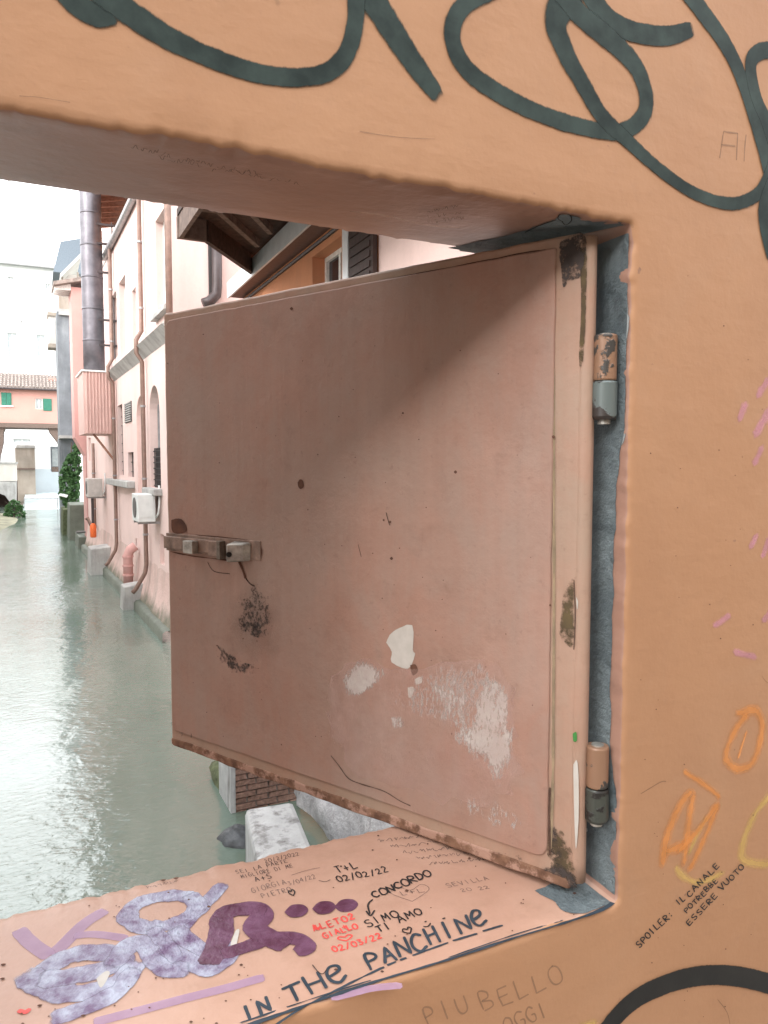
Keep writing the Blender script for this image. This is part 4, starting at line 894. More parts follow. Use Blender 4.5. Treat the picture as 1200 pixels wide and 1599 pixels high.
# footing blocks and pipes at the water
def block(name, lab, x0, y0, x1, y1, w1, mat, cat):
    u0 = A.uz(x1, 724, .3)[0]; u1 = A.uz(x0, 724, .6)[0]; z1 = A.uz((x0+x1)/2, y0, .4)[1]
    u1 = max(u1, u0+.6); mb = MB()
    mb.hexa([A.P(u0, .05, -.3), A.P(u1, .05, -.3), A.P(u1, w1, -.3), A.P(u0, w1, -.3), A.P(u0, .05, z1), A.P(u1, .05, z1), A.P(u1, w1-.06, z1-.06), A.P(u0, w1-.06, z1-.06)])
    return tag(mb.build(name, M[mat], None, bevel=.03), lab, cat)
block('footing_block', 'grey concrete footing block under the pink stub pipe at the waterline', 186, 905, 206, 938, .62, 'stone', 'block')
block('footing_block', 'second grey footing block further along the pink house at the waterline', 138, 847, 158, 875, .75, 'stone', 'block')
u = A.uz(203, 880, .25)[0]; z1 = A.uz(203, 853, .25)[1]; z0 = A.uz(203, 905, .25)[1]
SP = thing('stub_pipe', 'short pink pipe with a bent top above the concrete footing block', 'pipe', A.P(u, .3, z0))
mb = MB(); mb.tube([A.P(u, .3, z0-.1), A.P(u, .3, z1-.25), A.P(u-.03, .24, z1-.1), A.P(u-.05, .1, z1)], .13, 12); mb.build('tube', M['pinkB'], SP, smooth=True)
for k in range(3): mb = MB(); mb.tube([A.P(u, .3, z0+.12+k*.25), A.P(u, .3, z0+.17+k*.25)], .15, 12); mb.build('collar', M['pinkB'], SP)
# orange canister on the far plinth
oc = A.P(A.uz(148, 830, .4)[0], .45, A.uz(148, 839, .4)[1])
OC = thing('orange_canister', 'small orange canister hanging on the pink wall above the water', 'canister', oc)
mb = MB(); mb.tube([oc, oc+Vector((0, 0, .04)), oc+Vector((0, 0, .42)), oc+Vector((0, 0, .52))], [.09, .11, .11, .05], 14); mb.build('body', M['orangecan'], OC, smooth=True)
mb = MB(); mb.tube([oc+Vector((0, 0, .5)), oc+Vector((0, 0, 1.6)), oc+Vector((.2, 0, 1.9))], .05, 8); mb.build('hose', M['pipe_dark'], OC)

# ---- rose house beyond, jettied out
Bf = Fac(A.P(0, 0, 0), A.d)
HB = thing('rose_house', 'narrow rose pink house behind the tall metal duct', 'house', A.P(13.3, 0, 0))
uB = 13.25; wB = (hy(115, 600, A.P(uB, 0, 0).y)-A.p).dot(A.n); zB0 = hy(117, 683, A.P(uB, 0, 0).y).z
mb = MB(); Bf.box(mb, uB, uB+1.4, -6, wB, zB0, 11.4); mb.hexa([Bf.P(uB, -6, zB0-.8), Bf.P(uB+1.4, -6, zB0-.8), Bf.P(uB+1.4, .05, zB0-.8), Bf.P(uB, .05, zB0-.8), Bf.P(uB, -6, zB0), Bf.P(uB+1.4, -6, zB0), Bf.P(uB+1.4, wB, zB0), Bf.P(uB, wB, zB0)])
Bf.box(mb, uB, uB+1.4, -6, .05, -.3, zB0-.8); mb.build('wall', M['pinkB'], HB)
mb = MB(); mb.hexa([Bf.P(uB-.3, -6, 13.2), Bf.P(uB+1.5, -6, 13.2), Bf.P(uB+1.5, wB+.7, 11.35), Bf.P(uB-.3, wB+.7, 11.35), Bf.P(uB-.3, -6, 13.4), Bf.P(uB+1.5, -6, 13.4), Bf.P(uB+1.5, wB+.7, 11.5), Bf.P(uB-.3, wB+.7, 11.5)]); mb.build('roof', M['tile'], HB)
for k in range(4): u = uB+.02+k*.4; mb = MB(); mb.hexa([Bf.P(u, wB, 11.25), Bf.P(u+.1, wB, 11.25), Bf.P(u+.1, wB+.66, 11.22), Bf.P(u, wB+.66, 11.22), Bf.P(u, wB, 11.52), Bf.P(u+.1, wB, 11.52), Bf.P(u+.1, wB+.66, 11.345), Bf.P(u, wB+.66, 11.345)]); mb.build('rafter', M['whiteframe'], HB)
# ---- grey tower house with loggia
TY = 44.0
def pbox(mb, x0, y0, x1, y1, Y, dep):      # block whose face to us spans a picture rectangle at distance Y
    a = hy(x0, y1, Y); b = hy(x1, y0, Y); mb.box((a.x, Y, a.z), (b.x, Y+dep, b.z)); return mb
TW = thing('tower_house', 'narrow grey weathered tower with a wooden loggia near the far bridge', 'tower', hy(106, 830, TY))
mb = MB(); pbox(mb, 94, 488, 119, 683, TY, 4); mb.build('tower_wall', M['greytower'], TW)
mb = MB(); pbox(mb, 97, 683.5, 122, 850, TY+1.0, 3); mb.build('base_wall', M['greytower'], TW)
mb = MB(); pbox(mb, 93, 680, 121, 684, TY-.15, 2); mb.build('base_ledge', M['stone'], TW)
mb = MB(); pbox(mb, 92, 484, 121, 491, TY-.2, 2.2); mb.build('string_ledge', M['stone'], TW)
for k in range(8): mb = MB(); x = 92+k*3.9; pbox(mb, x, 461, x+3.4, 485, TY-.1, .05); mb.build('plank', M['tan'], TW)
mb = MB(); pbox(mb, 95, 430, 124, 461, TY+1.2, .1); mb.build('loggia_back', M['cream'], TW)
mb = MB(); pbox(mb, 97, 432, 99, 461, TY, .12); pbox(mb, 121, 425, 123, 461, TY, .12); mb.build('post', M['tan'], TW)
r0 = hy(94, 436, TY); r1 = hy(126, 404, TY)
mb = MB(); mb.hexa([(r0.x, TY-.5, r0.z), (r1.x, TY-.5, r1.z), (r1.x, TY+4, r1.z), (r0.x, TY+4, r0.z), (r0.x, TY-.5, r0.z+.2), (r1.x, TY-.5, r1.z+.2), (r1.x, TY+4, r1.z+.2), (r0.x, TY+4, r0.z+.2)]); mb.build('roof', M['cream'], TW)
mb = MB(); a = hy(83, 424, TY+4.2); b = hy(105, 378, TY+4.2); mb.hexa([(a.x, a.y, a.z), (b.x+1, a.y, a.z), (b.x+1, a.y+4, a.z), (a.x, a.y+4, a.z), (a.x+.45, a.y, b.z), (b.x+1, a.y, b.z+.4), (b.x+1, a.y+4, b.z+.4), (a.x+.45, a.y+4, b.z)]); mb.build('upper_roof', M['rooflead'], TW)
mb = MB(); a = hy(95, 460, TY-.14); b = hy(112, 441, TY-.14); n_ = 9; vs = []
for i in range(n_+1):
    x = a.x+(b.x-a.x)*i/n_; yy = TY-.16+.05*math.sin(i*1.9); vs += [(x, yy, a.z+.03*math.sin(i)), (x, yy+.01, b.z)]
mb.add(vs, [(2*i, 2*i+2, 2*i+3, 2*i+1) for i in range(n_)]); o = mb.build('hanging_cloth', M['blue'], None); tag(o, 'bright blue cloth hung over the loggia rail of the grey tower', 'cloth')
OB = thing('cream_oriel', 'small cream box bay sticking out of the wall left of the grey tower', 'bay', hy(82, 540, TY+3))
mb = MB(); pbox(mb, 77, 492, 92, 538, TY+3, 1.2); mb.build('box', M['cream'], OB); mb = MB(); pbox(mb, 75, 537, 92.5, 542, TY+2.9, 1.3); mb.build('floor', M['tan'], OB); mb = MB(); pbox(mb, 74, 488, 93, 492, TY+2.85, 1.4); mb.build('roof', M['tan'], OB)
# ivy
IV = thing('ivy', 'green ivy hanging down the bank wall below the grey tower', 'ivy', hy(112, 800, TY-.2))
mb = MB(); rnd = random.Random(3)
for i in range(3800):
    y = rnd.uniform(685, 800); f = (y-685)/115; xl = 120-26*min(1, f*2.2)+noise.noise(Vector((y*.08, 0, 0)))*5; xr = 128-6*f+noise.noise(Vector((y*.07, 4, 0)))*4
    if f > .8: xl += (f-.8)*60
    x = rnd.uniform(xl, xr)
    if noise.noise(Vector((x*.13, y*.13, 2))) < -.22: continue
    p = hy(x, y, TY-.1-rnd.random()*.5); s_ = rnd.uniform(.07, .15)
    a = Vector((rnd.uniform(-1, 1), rnd.uniform(-1, .3), rnd.uniform(-1, 1))).normalized(); b = a.cross(Vector((rnd.random(), rnd.random(), rnd.random()))).normalized()
    mb.add([p-a*s_, p+b*s_*.6, p+a*s_, p-b*s_*.6], [(0, 1, 2, 3)])
nn = N('ivy leaves').set(.6); nn.col(nn.mix(nn.ramp(nn.noise(9, 3), .35, .65), (.045, .10, .04), (.10, .21, .075))); M['leaf'] = nn.m
mb.build('foliage', M['leaf'], IV, kind='stuff')
mb = MB()
for x in (112, 119, 125): mb.tube([hy(x-8, 795, TY-.1), hy(x-3, 745, TY-.1), hy(x, 690, TY-.05)], .03, 5)
mb.build('stem', M['woodmid'], IV, kind='stuff')
for x0, y0, x1, y1, Y, lab in ((97, 795, 110, 835, TY-2, 'mossy concrete step below the ivy at the waterline'), (108, 788, 124, 850, TY-5, 'dark stone step between the ivy and the pink house'), (121, 838, 137, 868, TY-9, 'pale concrete step beside the second footing block')):
    mb = MB(); a = hy(x0, y1, Y); b = hy(x1, y0, Y); mb.hexa([(a.x, Y, -.4), (b.x+.6, Y, -.4), (b.x+.6, Y+3, -.4), (a.x, Y+3, -.4), (a.x+.08, Y, b.z), (b.x+.6, Y, b.z), (b.x+.6, Y+3, b.z), (a.x+.08, Y+3, b.z)])
    tag(mb.build('bank_step', M['mossy'] if x0 < 100 else M['wet'], None, bevel=.05), lab, 'step')
mb = MB(); a = hy(94, 772, TY-1); mb.hexa([hy(92, 774, TY-1), hy(104, 777, TY-1), hy(108, 772, TY), hy(96, 770, TY), hy(92, 772, TY-1), hy(104, 775, TY-1), hy(109, 770, TY), hy(96, 769, TY)]); tag(mb.build('white_board', M['whiteframe'], None), 'small white board lying on the bank in front of the ivy', 'board')
mb = MB(); mb.tube([hy(121, 831, TY-7), hy(148, 830, TY-10)], .06, 8); tag(mb.build('black_pipe', M['pipe_dark'], None), 'black horizontal pipe above the water left of the orange canister', 'pipe')

# ---- bridge house across the canal
GY = 75.0
BH = thing('bridge_house', 'pink house with green shutters bridging the far end of the canal', 'house', hy(50, 661, GY))
G = Fac((-9, GY), (1, 0)); G.n = Vector((0, -1, 0))
gx = lambda x: hy(x, 640, GY).x+9
z0, z1 = hy(50, 661, GY).z, hy(50, 609, GY).z; xr = gx(99)
w1_ = (gx(3), gx(18), hy(10, 633, GY).z, hy(10, 613, GY).z); w2_ = (gx(55.5), gx(67), hy(60, 638.5, GY).z, hy(60, 622, GY).z); w3_ = (gx(-45), gx(-32), w1_[2], w1_[3])
mb = MB(); G.wall(mb, 0, xr, z0, z1, [w1_, w2_, w3_], .2); mb.box((-9, GY+.3, z0+.01), (xr-9, GY+5, z1)); mb.build('wall', M['pinkD'], BH)
window(G, BH, w2_, .15, 'whiteframe', 'paleglass')
def leaf(u0, u1, z0, z1, n=6):
    mb = MB(); G.box(mb, u0, u1, .03, .07, z0, z1); L_ = mb.build('shutter', M['green'], BH)
    for k in range(n): zz = z0+.08+(z1-z0-.16)*k/n; mb = MB(); G.box(mb, u0+.06, u1-.06, .07, .1, zz, zz+(z1-z0)/n*.5); mb.build('slat', M['green'], L_)
m = (w1_[0]+w1_[1])/2; leaf(w1_[0]-.02, m-.01, w1_[2], w1_[3]); leaf(m+.01, w1_[1]+.02, w1_[2], w1_[3]); leaf(w2_[1]+.03, gx(81), w2_[2]-.15, w2_[3])
mb = MB(); G.box(mb, w1_[0]-.15, w1_[1]+.15, -.02, .15, w1_[2]-.12, w1_[2]-.01); mb.build('window_sill', M['whiteframe'], BH)
mb = MB(); mb.box((-9.2, GY-.25, z0-.42), (xr-9, GY+4, z0-.002)); mb.build('beam', M['woodmid'], BH)
ze = hy(50, 609, GY).z; zr = hy(50, 592, GY).z
mb = MB(); mb.hexa([(-9.4, GY-.55, ze+.02), (xr-8.6, GY-.55, ze+.02), (xr-8.6, GY+3, zr+.6), (-9.4, GY+3, zr+.6), (-9.4, GY-.55, ze+.14), (xr-8.6, GY-.55, ze+.14), (xr-8.6, GY+3, zr+.75), (-9.4, GY+3, zr+.75)]); RF = mb.build('roof', M['tile'], BH)
k = -9.3; tl = MB()
while k < xr-8.7:
    for j in range(7):
        t0, t1 = j/7, (j+1.12)/7
        A_ = Vector((k+.12, GY-.58, ze+.15)); B_ = Vector((k+.12, GY+3, zr+.76)); tl.tube([A_.lerp(B_, t0)+Vector((0, 0, .05)), A_.lerp(B_, min(1, t1))+Vector((0, 0, .02))], [.115, .09], 6)
    k += .3
tl.build('roof_tile', M['tile'], RF, kind='stuff')
mb = MB(); mb.tube([(-9.4, GY-.6, ze+.03), (xr-8.6, GY-.6, ze+.03)], .09, 8); mb.build('gutter', M['pipe_dark'], BH)
mb = MB(); a = hy(75, 606, GY+2); b = hy(93, 592, GY+2); mb.box((a.x, GY+1.5, a.z), (b.x+.6, GY+2.5, b.z)); mb.build('chimney', M['pinkD'], BH)
for x in (20, 28): mb = MB(); a = hy(x, 594, GY+3); mb.tube([a, a+Vector((0, 0, .45))], .15, 8); mb.build('chimney_pot', M['stone'], BH)
# corbels
for x0, x1, sgn in ((98, 74, 1), (-3, 9, -1)):
    p = [hy(x0, 665, GY), hy(x1, 665, GY), hy(x1+4*sgn, 675, GY), hy(x0-8*sgn, 690, GY), hy(x0-3*sgn, 712, GY), hy(x0, 745, GY)]
    mb = MB(); n = len(p); mb.add(p+[v+Vector((0, 2.5, 0)) for v in p], [tuple(range(n)), tuple(range(2*n-1, n-1, -1))]+[(i, (i+1) % n, n+(i+1) % n, n+i) for i in range(n)]); mb.build('corbel', M['woodmid'], BH)
# things below and behind the bridge
def simple(name, lab, cat, x0, y0, x1, y1, Y, dep, mat):
    mb = MB(); pbox(mb, x0, y0, x1, y1, Y, dep); return tag(mb.build(name, M[mat], None), lab, cat)
SHD = thing('boarded_shed', 'brown boarded wall standing in the water under the far bridge', 'shed', hy(40, 777, 84))
mb = MB(); pbox(mb, 26, 699, 54, 790, 84, 3); mb.build('wall', M['tan'], SHD)
mb = MB(); pbox(mb, 25, 695, 55, 699, 83.8, 3.4); mb.build('coping', M['stone'], SHD); mb = MB(); pbox(mb, 25.5, 731, 54.5, 733.5, 83.85, .15); mb.build('rail', M['woodmid'], SHD)
WW = thing('white_canal_wall', 'white wall with a pale blue lower half under the far bridge', 'wall', hy(72, 780, 87))
mb = MB(); pbox(mb, 53, 697, 99, 732.5, 87, 3); mb.build('upper_wall', M['whitewall'], WW); mb = MB(); pbox(mb, 54, 732.5, 99, 795, 86.9, 3.1); mb.build('lower_wall', M['bluegrey'], WW)
CB = thing('grey_cabin', 'grey glazed cabin hanging under the right end of the far bridge', 'cabin', hy(87, 735, 80))
mb = MB(); pbox(mb, 80, 697, 97, 736, 80, 2); mb.build('box', M['greytower'], CB); mb = MB(); pbox(mb, 82, 701, 90, 728, 79.95, .1); mb.build('pane', M['paleglass'], CB); mb = MB(); pbox(mb, 81, 729, 98, 737, 79.9, 2); mb.build('floor', M['woodmid'], CB)
SB = thing('side_arch_wall', 'stone parapet over a dark low arch at the left of the far canal', 'wall', hy(10, 790, 72))
mb = MB(); a = hy(-60, 752, 72); b = hy(25, 724, 72); mb.box((a.x, 72, a.z), (b.x, 75, b.z)); mb.build('parapet', M['cream'], SB); mb = MB(); mb.box((a.x, 71.9, b.z), (b.x+.1, 75.1, b.z+.15)); mb.build('coping', M['stone'], SB)
p = [hy(25, 752, 72)]+[hy(x, y, 72) for x, y in ((25, 800), (20, 797), (16, 785), (8, 774), (-5, 769), (-60, 765), (-60, 752))]; n = len(p)
mb = MB(); mb.add(p+[v+Vector((0, 3, 0)) for v in p], [tuple(range(n)), tuple(range(2*n-1, n-1, -1))]+[(i, (i+1) % n, n+(i+1) % n, n+i) for i in range(n)]); mb.build('arch', M['stone'], SB)
mb = MB(); mb.box((a.x, 74.9, -.5), (b.x, 75.05, a.z)); mb.build('arch_shade_back', M['wooddark'], SB)  # dark panel standing for the shade inside the arch
FB = thing('far_white_building', 'tall white apartment building beyond the far bridge', 'building', hy(50, 600, 112))
F_ = Fac((-26, 112), (1, 0)); F_.n = Vector((0, -1, 0)); a = hy(0, 414, 112); fx = lambda x: hy(x, 500, 112).x+26; fz = lambda y: hy(30, y, 112).z
fw_ = [(fx(72), fx(80), fz(446), fz(438)), (fx(14), fx(24), fz(437), fz(433)), (fx(32), fx(35), fz(600), fz(500)), (fx(-30), fx(-20), fz(460), fz(435)), (fx(10), fx(26), fz(560), fz(520)), (fx(56), fx(70), fz(560), fz(520)), (fx(14), fx(43), fz(691), fz(685))]
mb = MB(); F_.wall(mb, 0, 34, 0, fz(414), fw_, .3); mb.box((-26, 112.4, 0), (8, 124, fz(414))); mb.build('wall', M['whitewall'], FB)
for h in fw_: window(F_, FB, h, .3, 'whiteframe', 'paleglass')
mb = MB(); mb.hexa([(-27, 111, fz(415)), (9, 111, fz(415)), (9, 125, fz(400)), (-27, 125, fz(400)), (-27, 111, fz(412.5)), (9, 111, fz(412.5)), (9, 125, fz(397)), (-27, 125, fz(397))]); mb.build('roof', plain('pale grey roof', (.5, .5, .5)), FB)
mb = MB(); mb.box((-26.6, 110.9, fz(416)), (8.6, 111.1, fz(411))); mb.build('gutter', M['gutter'], FB)
mb = MB(); mb.tube([hy(55, 600, 111.8), hy(53, 540, 111.8)], .08, 6); mb.build('downpipe', M['gutter'], FB)
mb = MB(); n_ = 16; vs = []; fs = []
for i in range(n_+1):
    f = i/n_; Y = 86-22*f; xa_, xb_ = hy(40-6*f, 780, Y).x, hy(94, 780, Y).x
    for k in range(9): vs.append((xa_+(xb_-xa_)*k/8, Y, .75*(1-f)**1.6-.03+.05*noise.noise(Vector((k*.9, i*.8, 0)))*(1-f)))
    if i:
        for k in range(8): fs.append((9*i-9+k, 9*i-8+k, 9*i+1+k, 9*i+k))
mb.add(vs, fs); mb.build('spillway', plain('pale churning water', (.46, .55, .56), .3, 0, .3, 1.6, .8, .1, .5), None, smooth=True, kind='structure')
# bushes and a bar of silt on the left
BU = thing('waterside_bush', 'low green bush on the silt below the stone parapet', 'bush', hy(24, 806, 58))
mb = MB(); rnd = random.Random(5); lb = MB()
for i in range(900):
    a = rnd.uniform(0, math.pi); r = rnd.random()**.4; x = 23+17*r*math.cos(a); y = 807-26*r*math.sin(a)*(1+.2*noise.noise(Vector((a*3, 0, 0))))
    if noise.noise(Vector((x*.2, y*.2, 7))) < -.25: continue
    p = hy(x, y, 58+rnd.uniform(-.6, .6)); s_ = rnd.uniform(.07, .16); a = Vector((rnd.uniform(-1, 1), rnd.uniform(-1, 1), rnd.uniform(-.3, 1))).normalized(); b = a.cross(Vector((rnd.random(), rnd.random(), rnd.random()))).normalized()
    mb.add([p-a*s_, p+b*s_*.5, p+a*s_, p-b*s_*.5], [(0, 1, 2, 3)])
mb.build('foliage', M['leaf'], BU, kind='stuff')
for k in range(7): lb.tube([hy(23, 808, 58), hy(23+rnd.uniform(-8, 8), 795, 58), hy(23+rnd.uniform(-16, 16), 783, 58)], [.05, .03, .01], 5)
lb.build('branches', M['woodmid'], BU, kind='stuff')
mb = MB(); vs = []; fs = []; c = hz(5, 815, 0); nr = 8; ns = 28
for r in range(nr+1):
    for k in range(ns):
        q = 2*math.pi*k/ns; f = r/nr; nz = noise.noise(Vector((math.cos(q)*2, math.sin(q)*2, 1)))
        vs.append((c.x-2.0+f*3.2*math.cos(q)*(1+.25*nz), c.y+f*11*math.sin(q)*(1+.2*nz), .35*(1-f*f)-.06+.04*noise.noise(Vector((q*4, f*5, 0)))))
for r in range(nr):
    for k in range(ns): fs.append((r*ns+k, r*ns+(k+1) % ns, (r+1)*ns+(k+1) % ns, (r+1)*ns+k))
mb.add(vs, fs); mb.build('silt_bank', plain('olive silt', (.20, .19, .13), .9, 0, .4, 2, .5, .05), None, smooth=True, kind='structure')
mb = MB(); mb.tube([hy(37, 779, 68), hy(92, 778, 68)], .05, 6); a = MB(); RL = thing('water_rail', 'thin grey rail spanning the water before the white canal wall', 'rail', hy(60, 784, 68)); mb.build('bar', M['gutter'], RL)
for x in (38, 90): mb = MB(); mb.tube([hy(x, 778, 68), hy(x, 795, 68)], .05, 6); mb.build('post', M['gutter'], RL)

# ---- near house on the right: eaves, window, timber canopy
NX = 3.3; NF = Fac((NX, 2.5), (0, 1))        # u = Y - 2.5, out = -x
NH = thing('near_house', 'pink house close on the right, orange bounce light in its colour, white fascia above the shutter', 'house', (NX, 2.5, 0))
uE = 9.6
wr = NF.rect(490, 365, 535, 450); wn = (wr[0], wr[1], 4.6, 6.45)
mb = MB(); usplit = NF.uz(592, 400)[0]
NF.wall(mb, usplit, uE, .8, 8.6, [(*wn,)], .24); mb.add([NF.P(uE, 0, 0), NF.P(uE, -6, 0), NF.P(uE, -6, 8.6), NF.P(uE, 0, 8.6)], [(0, 1, 2, 3)]); mb.build('wall', M['orangewall'], NH, label='stretch of the wall with orange bounce light in its colour')  # same wall as the pink stretch; orange bounce light put into its colour
mb = MB(); NF.wall(mb, -2.2, usplit, .8, 8.6, [], .24); mb.build('wall', M['pinkA'], NH)
window(NF, NH, wn, .2, 'whiteframe', 'darkglass')
s_a = NF.uz(547, 400, .06)[0]; s_b = NF.uz(585, 400, .06)[0]
mb = MB(); NF.box(mb, s_b, s_a, .03, .08, 4.6, 6.45); SD = mb.build('window_shutter', M['shutterdark'], NH)
mb = MB(); NF.box(mb, s_a, s_a+.16, .02, .09, 4.6, 6.45); mb.build('shutter_edge', M['fascia'], NH)
for k in range(16): mb = MB(); zz = 4.7+k*.105; NF.box(mb, s_b+.06, s_a-.06, .08, .095, zz, zz+.06); mb.build('slat', M['shutterdark'], SD)
mb = MB(); z_ = 6.62
mb.hexa([(2.98, 2, z_), (2.95, 2, z_), (3.03, 12.1, z_-.02), (3.06, 12.1, z_-.02), (2.98, 2, z_+.26), (2.95, 2, z_+.26), (3.03, 12.1, z_+.24), (3.06, 12.1, z_+.24)]); mb.build('fascia', M['fascia'], NH)
mb = MB(); mb.hexa([(3.3, 2, z_+.02), (2.981, 2, z_+.02), (3.061, 12.1, z_), (3.3, 12.1, z_), (3.3, 2, z_+.07), (2.981, 2, z_+.07), (3.061, 12.1, z_+.05), (3.3, 12.1, z_+.05)]); mb.build('soffit', plain('brown soffit', (.16, .085, .065), .7), NH)
mb = MB(); mb.tube([(3.28, 2, z_-.05), (3.28, 12.0, z_-.07)], .025, 6); mb.build('cable', M['pipe_dark'], NH)
mb = MB(); mb.hexa([(9, 1.8, 10.4), (2.94, 1.8, 8.6), (3.02, 12.3, 8.6), (9, 12.3, 10.4), (9, 1.8, 10.55), (2.94, 1.8, 8.72), (3.02, 12.3, 8.72), (9, 12.3, 10.55)]); mb.build('roof', M['tile'], NH)
# canopy
zc_ = z_+.02
pA, pB, pC = hz(277, 372, zc_), hz(322, 378, zc_), hz(388, 424, zc_); pC = pC+(pC-pB).normalized()*.22
CN = thing('timber_canopy', 'dark timber canopy with rafters jutting over the canal from the near house', 'canopy', (2.9, 9, zc_))
poly = [pA, pB, pC, Vector((3.2, pC.y-.2, zc_)), Vector((3.2, 3.5, zc_)), Vector((pA.x+.05, 3.5, zc_))]; n = len(poly)
mb = MB(); mb.add([v+Vector((0, 0, .28)) for v in poly]+[v+Vector((0, 0, .36)) for v in poly], [tuple(range(n)), tuple(range(2*n-1, n-1, -1))]+[(i, (i+1) % n, n+(i+1) % n, n+i) for i in range(n)]); mb.build('roof_deck', M['wooddark'], CN)
def beam(a, b, w_, h, mat, name, dz=0):
    a = Vector(a); b = Vector(b); t = (b-a).normalized(); s_ = Vector((t.y, -t.x, 0)).normalized()*w_/2; mb = MB(); D = Vector((0, 0, dz)); H_ = Vector((0, 0, h))
    mb.hexa([a-s_+D, a+s_+D, b+s_+D, b-s_+D, a-s_+D+H_, a+s_+D+H_, b+s_+D+H_, b-s_+D+H_]); mb.build(name, M[mat], CN)
beam(pA+Vector((.04, 0, 0)), (pA.x+.09, 3.5, zc_), .05, .42, 'woodmid', 'edge_board'); beam(pA, pB, .07, .27, 'woodmid', 'beam', .004); beam(pB, pC, .07, .27, 'wooddark', 'beam', .006)
off = Vector((.02, -.55, 0))
for k in range(1, 5):
    o1 = off*k*1.15; beam(pA+o1+Vector((.1, 0, 0)), pB+o1*1.0, .07, .1, 'woodmid', 'rafter', .18); beam(pB+o1, Vector((2.9, (pC+o1).y-.2, zc_)), .07, .1, 'woodmid', 'rafter', .181)
# dark downpipe on the pink end wall
ey = A.P(uN, 0, 0).y-.16
DP = thing('dark_downpipe', 'dark downpipe with a bent foot on the pink end wall above the shutter', 'downpipe', hy(337, 470, ey))
mb = MB(); mb.tube([hy(338, 300, ey), hy(339, 445, ey), hy(338, 460, ey), hy(328, 470, ey), hy(318, 474, ey)], .11, 12); mb.build('tube', M['pipe_dark'], DP, smooth=True)
mb = MB(); a = hy(327, 480, ey+.1); b = hy(331, 300, ey+.1); mb.box((a.x, ey+.05, a.z), (b.x, ey+.14, b.z)); mb.build('backing_strip', M['bar'], DP)
# ---- bank below the window: brick pier, ledge, rubble
BP = thing('brick_pier', 'old brown brick pier standing in the water below the shutter', 'pier', (2.2, 7.3, 0))
yP = 7.25; xa = hy(367, 1240, yP).x; xb = hy(470, 1240, yP).x; zt_ = 1.7
mb = MB(); mb.box((xa+.02, yP+.02, -.5), (xb, yP+.6, zt_)); mb.build('core', M['mortar'], BP)
bm = None; row = 0; z = hy(380, 1300, yP).z; rnd = random.Random(2)
while z < zt_-.06:
    x = xa+(-.1 if row % 2 else 0)
    while x < xb-.03:
        l = min(.23, xb-x); x0 = max(x, xa); mb = MB(); j = rnd.uniform(-.012, .012)
        if x+l-x0 > .05: mb.box((x0+.006, yP-.01+j, z+.006+rnd.uniform(-.003, .003)), (x+l-.006, yP+.05, z+.058)); mb.build('brick', M['brick'], BP)
        x += .24
    z += .066; row += 1
mb = MB(); mb.box((xa-.05, yP-.02, -.4), (xa+.004, yP+.55, zt_)); mb.build('pale_edge', M['concrete'], BP)
def rock(name, lab, cat, c, rx, ry, rz, mat, seed):
    vs = []; fs = []; nu, nv = 20, 10
    for i in range(nv+1):
        for k in range(nu):
            t = math.pi*i/nv; q = 2*math.pi*k/nu; d = Vector((math.sin(t)*math.cos(q), math.sin(t)*math.sin(q), math.cos(t))); f = 1+.22*noise.noise(d*1.6+Vector((seed, 0, 0)))+.08*noise.noise(d*5)
            vs.append((c[0]+d.x*rx*f, c[1]+d.y*ry*f, c[2]+d.z*rz*f))
    for i in range(nv):
        for k in range(nu): fs.append((i*nu+k, i*nu+(k+1) % nu, (i+1)*nu+(k+1) % nu, (i+1)*nu+k))
    mb = MB(); mb.add(vs, fs); return tag(mb.build(name, M[mat], None, smooth=True), lab, cat)
c = hz(358, 1228, 0); rock('mossy_stone', 'green mossy stone at the waterline left of the brick pier', 'stone', (c.x+.12, c.y+.1, 0), .3, .5, .28, 'mossy', 3)
c = hz(366, 1318, 0); rock('wet_stone', 'dark wet stone in the water at the foot of the brick pier', 'stone', (c.x+.05, c.y+.1, -.02), .19, .22, .12, 'darkrock', 8)
zt2 = .55; p = [hz(382, 1262, zt2), hz(402, 1350, zt2), hz(500, 1350, zt2), hz(458, 1250, zt2)]
mb = MB(); mb.hexa([Vector((v.x, v.y, -.5)) for v in p]+p); tag(mb.build('concrete_ledge', M['concrete'], None, bevel=.05), 'pale concrete ledge in front of the brick pier, black stained at one side', 'ledge')
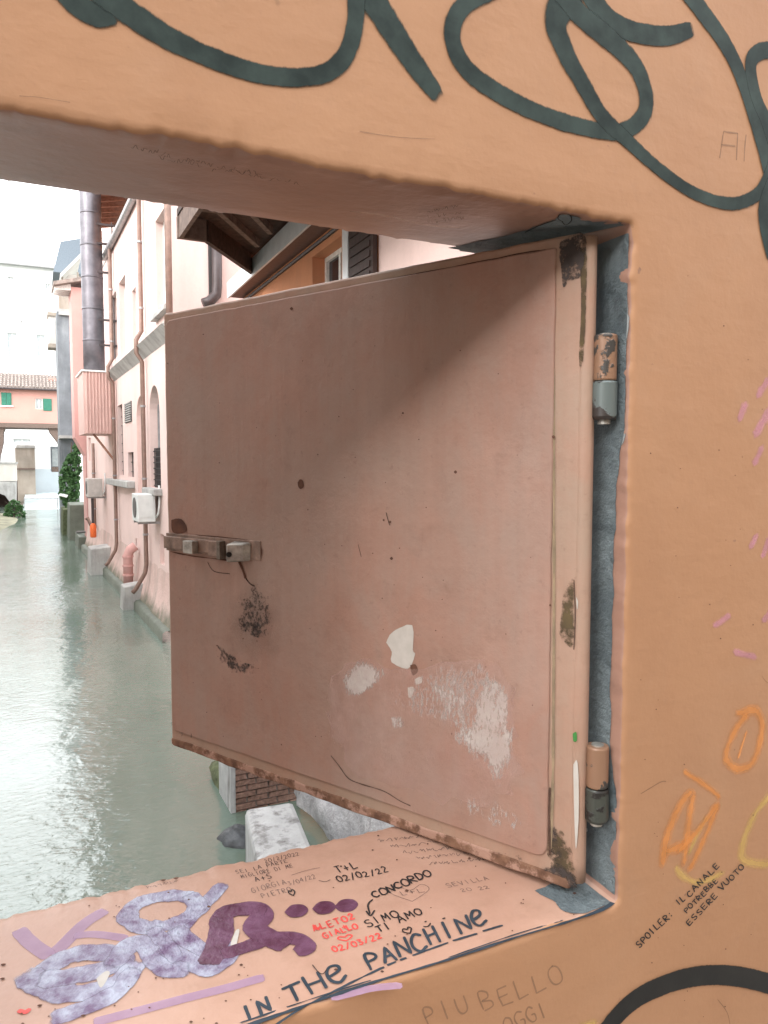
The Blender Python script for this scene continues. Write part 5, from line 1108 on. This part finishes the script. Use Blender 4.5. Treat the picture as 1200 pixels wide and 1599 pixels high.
# rubble slope
vs = []; fs = []; nu, nv = 40, 24
for i in range(nu+1):
    for k in range(nv+1):
        y = 3.2+4.9*i/nu; f = k/nv; x = 2.52+.55*f+.1*noise.noise(Vector((y*1.5, f*2, 0))); z = .1+2.3*f
        d = .07*noise.noise(Vector((y*3, f*6, 1)))+.04*noise.noise(Vector((y*9, f*14, 2))); vs.append((x-d, y, z+d*.4))
for i in range(nu):
    for k in range(nv): fs.append((i*(nv+1)+k, (i+1)*(nv+1)+k, (i+1)*(nv+1)+k+1, i*(nv+1)+k+1))
mb = MB(); mb.add(vs, fs); tag(mb.build('rubble_bank', M['rough'], None, smooth=True), 'rough grey rubble plastered bank between the ledge and the sill', 'bank')
c = hit(585, 1277, (2.5, 0, 0), Vector((-1, .1, .2)))
vs = []; fs = []
for i in range(13):
    for k in range(9):
        q = Vector((i/12-.5, k/8-.5, 0)); h_ = .12*noise.noise(q*7)+.18*(1-(2*q.x)**2)*(1-(2*q.y)**2); vs.append((c.x-.1-h_, c.y+q.x*.5, c.z+q.y*.38+.03*noise.noise(q*9)))
for i in range(12):
    for k in range(8): fs.append((i*9+k, (i+1)*9+k, (i+1)*9+k+1, i*9+k+1))
mb = MB(); mb.add(vs, fs); tag(mb.build('plastic_sheet', M['tarp'], None, smooth=True), 'crumpled dark blue plastic on the rubble bank behind the sill', 'plastic sheet')
# ---- unseen left bank and street houses, added and sized to shape the light
LBK = thing('unseen_left_bank_house', 'unseen row of plastered houses along the left bank, sized to shape the light', 'house', (-7, 30, 0))
mb = MB(); mb.box((-15, .6, -.5), (-6.5, 70, 9.5)); mb.build('wall', M['cream'], LBK); mb = MB(); mb.hexa([(-15, .5, 12), (-6, .5, 9.5), (-6, 70, 9.5), (-15, 70, 12), (-15, .5, 12.2), (-6, .5, 9.65), (-6, 70, 9.65), (-15, 70, 12.2)]); mb.build('roof', M['tile'], LBK)
STH = thing('unseen_street_house', 'unseen ochre plastered house across the street, sized to shade the window wall', 'house', (0, -6, 2.3))
mb = MB(); mb.box((-14, -12, 2.3), (14, -4.4, 6.6)); mb.build('wall', plaster('dull ochre plaster', (.30, .22, .155), .2, .5, 12, .2, .01, .9), STH); mb = MB(); mb.hexa([(-14, -12, 7.4), (14, -12, 7.4), (14, -3.9, 6.6), (-14, -3.9, 6.6), (-14, -12, 7.6), (14, -12, 7.6), (14, -3.9, 6.75), (-14, -3.9, 6.75)]); mb.build('roof', M['tile'], STH)
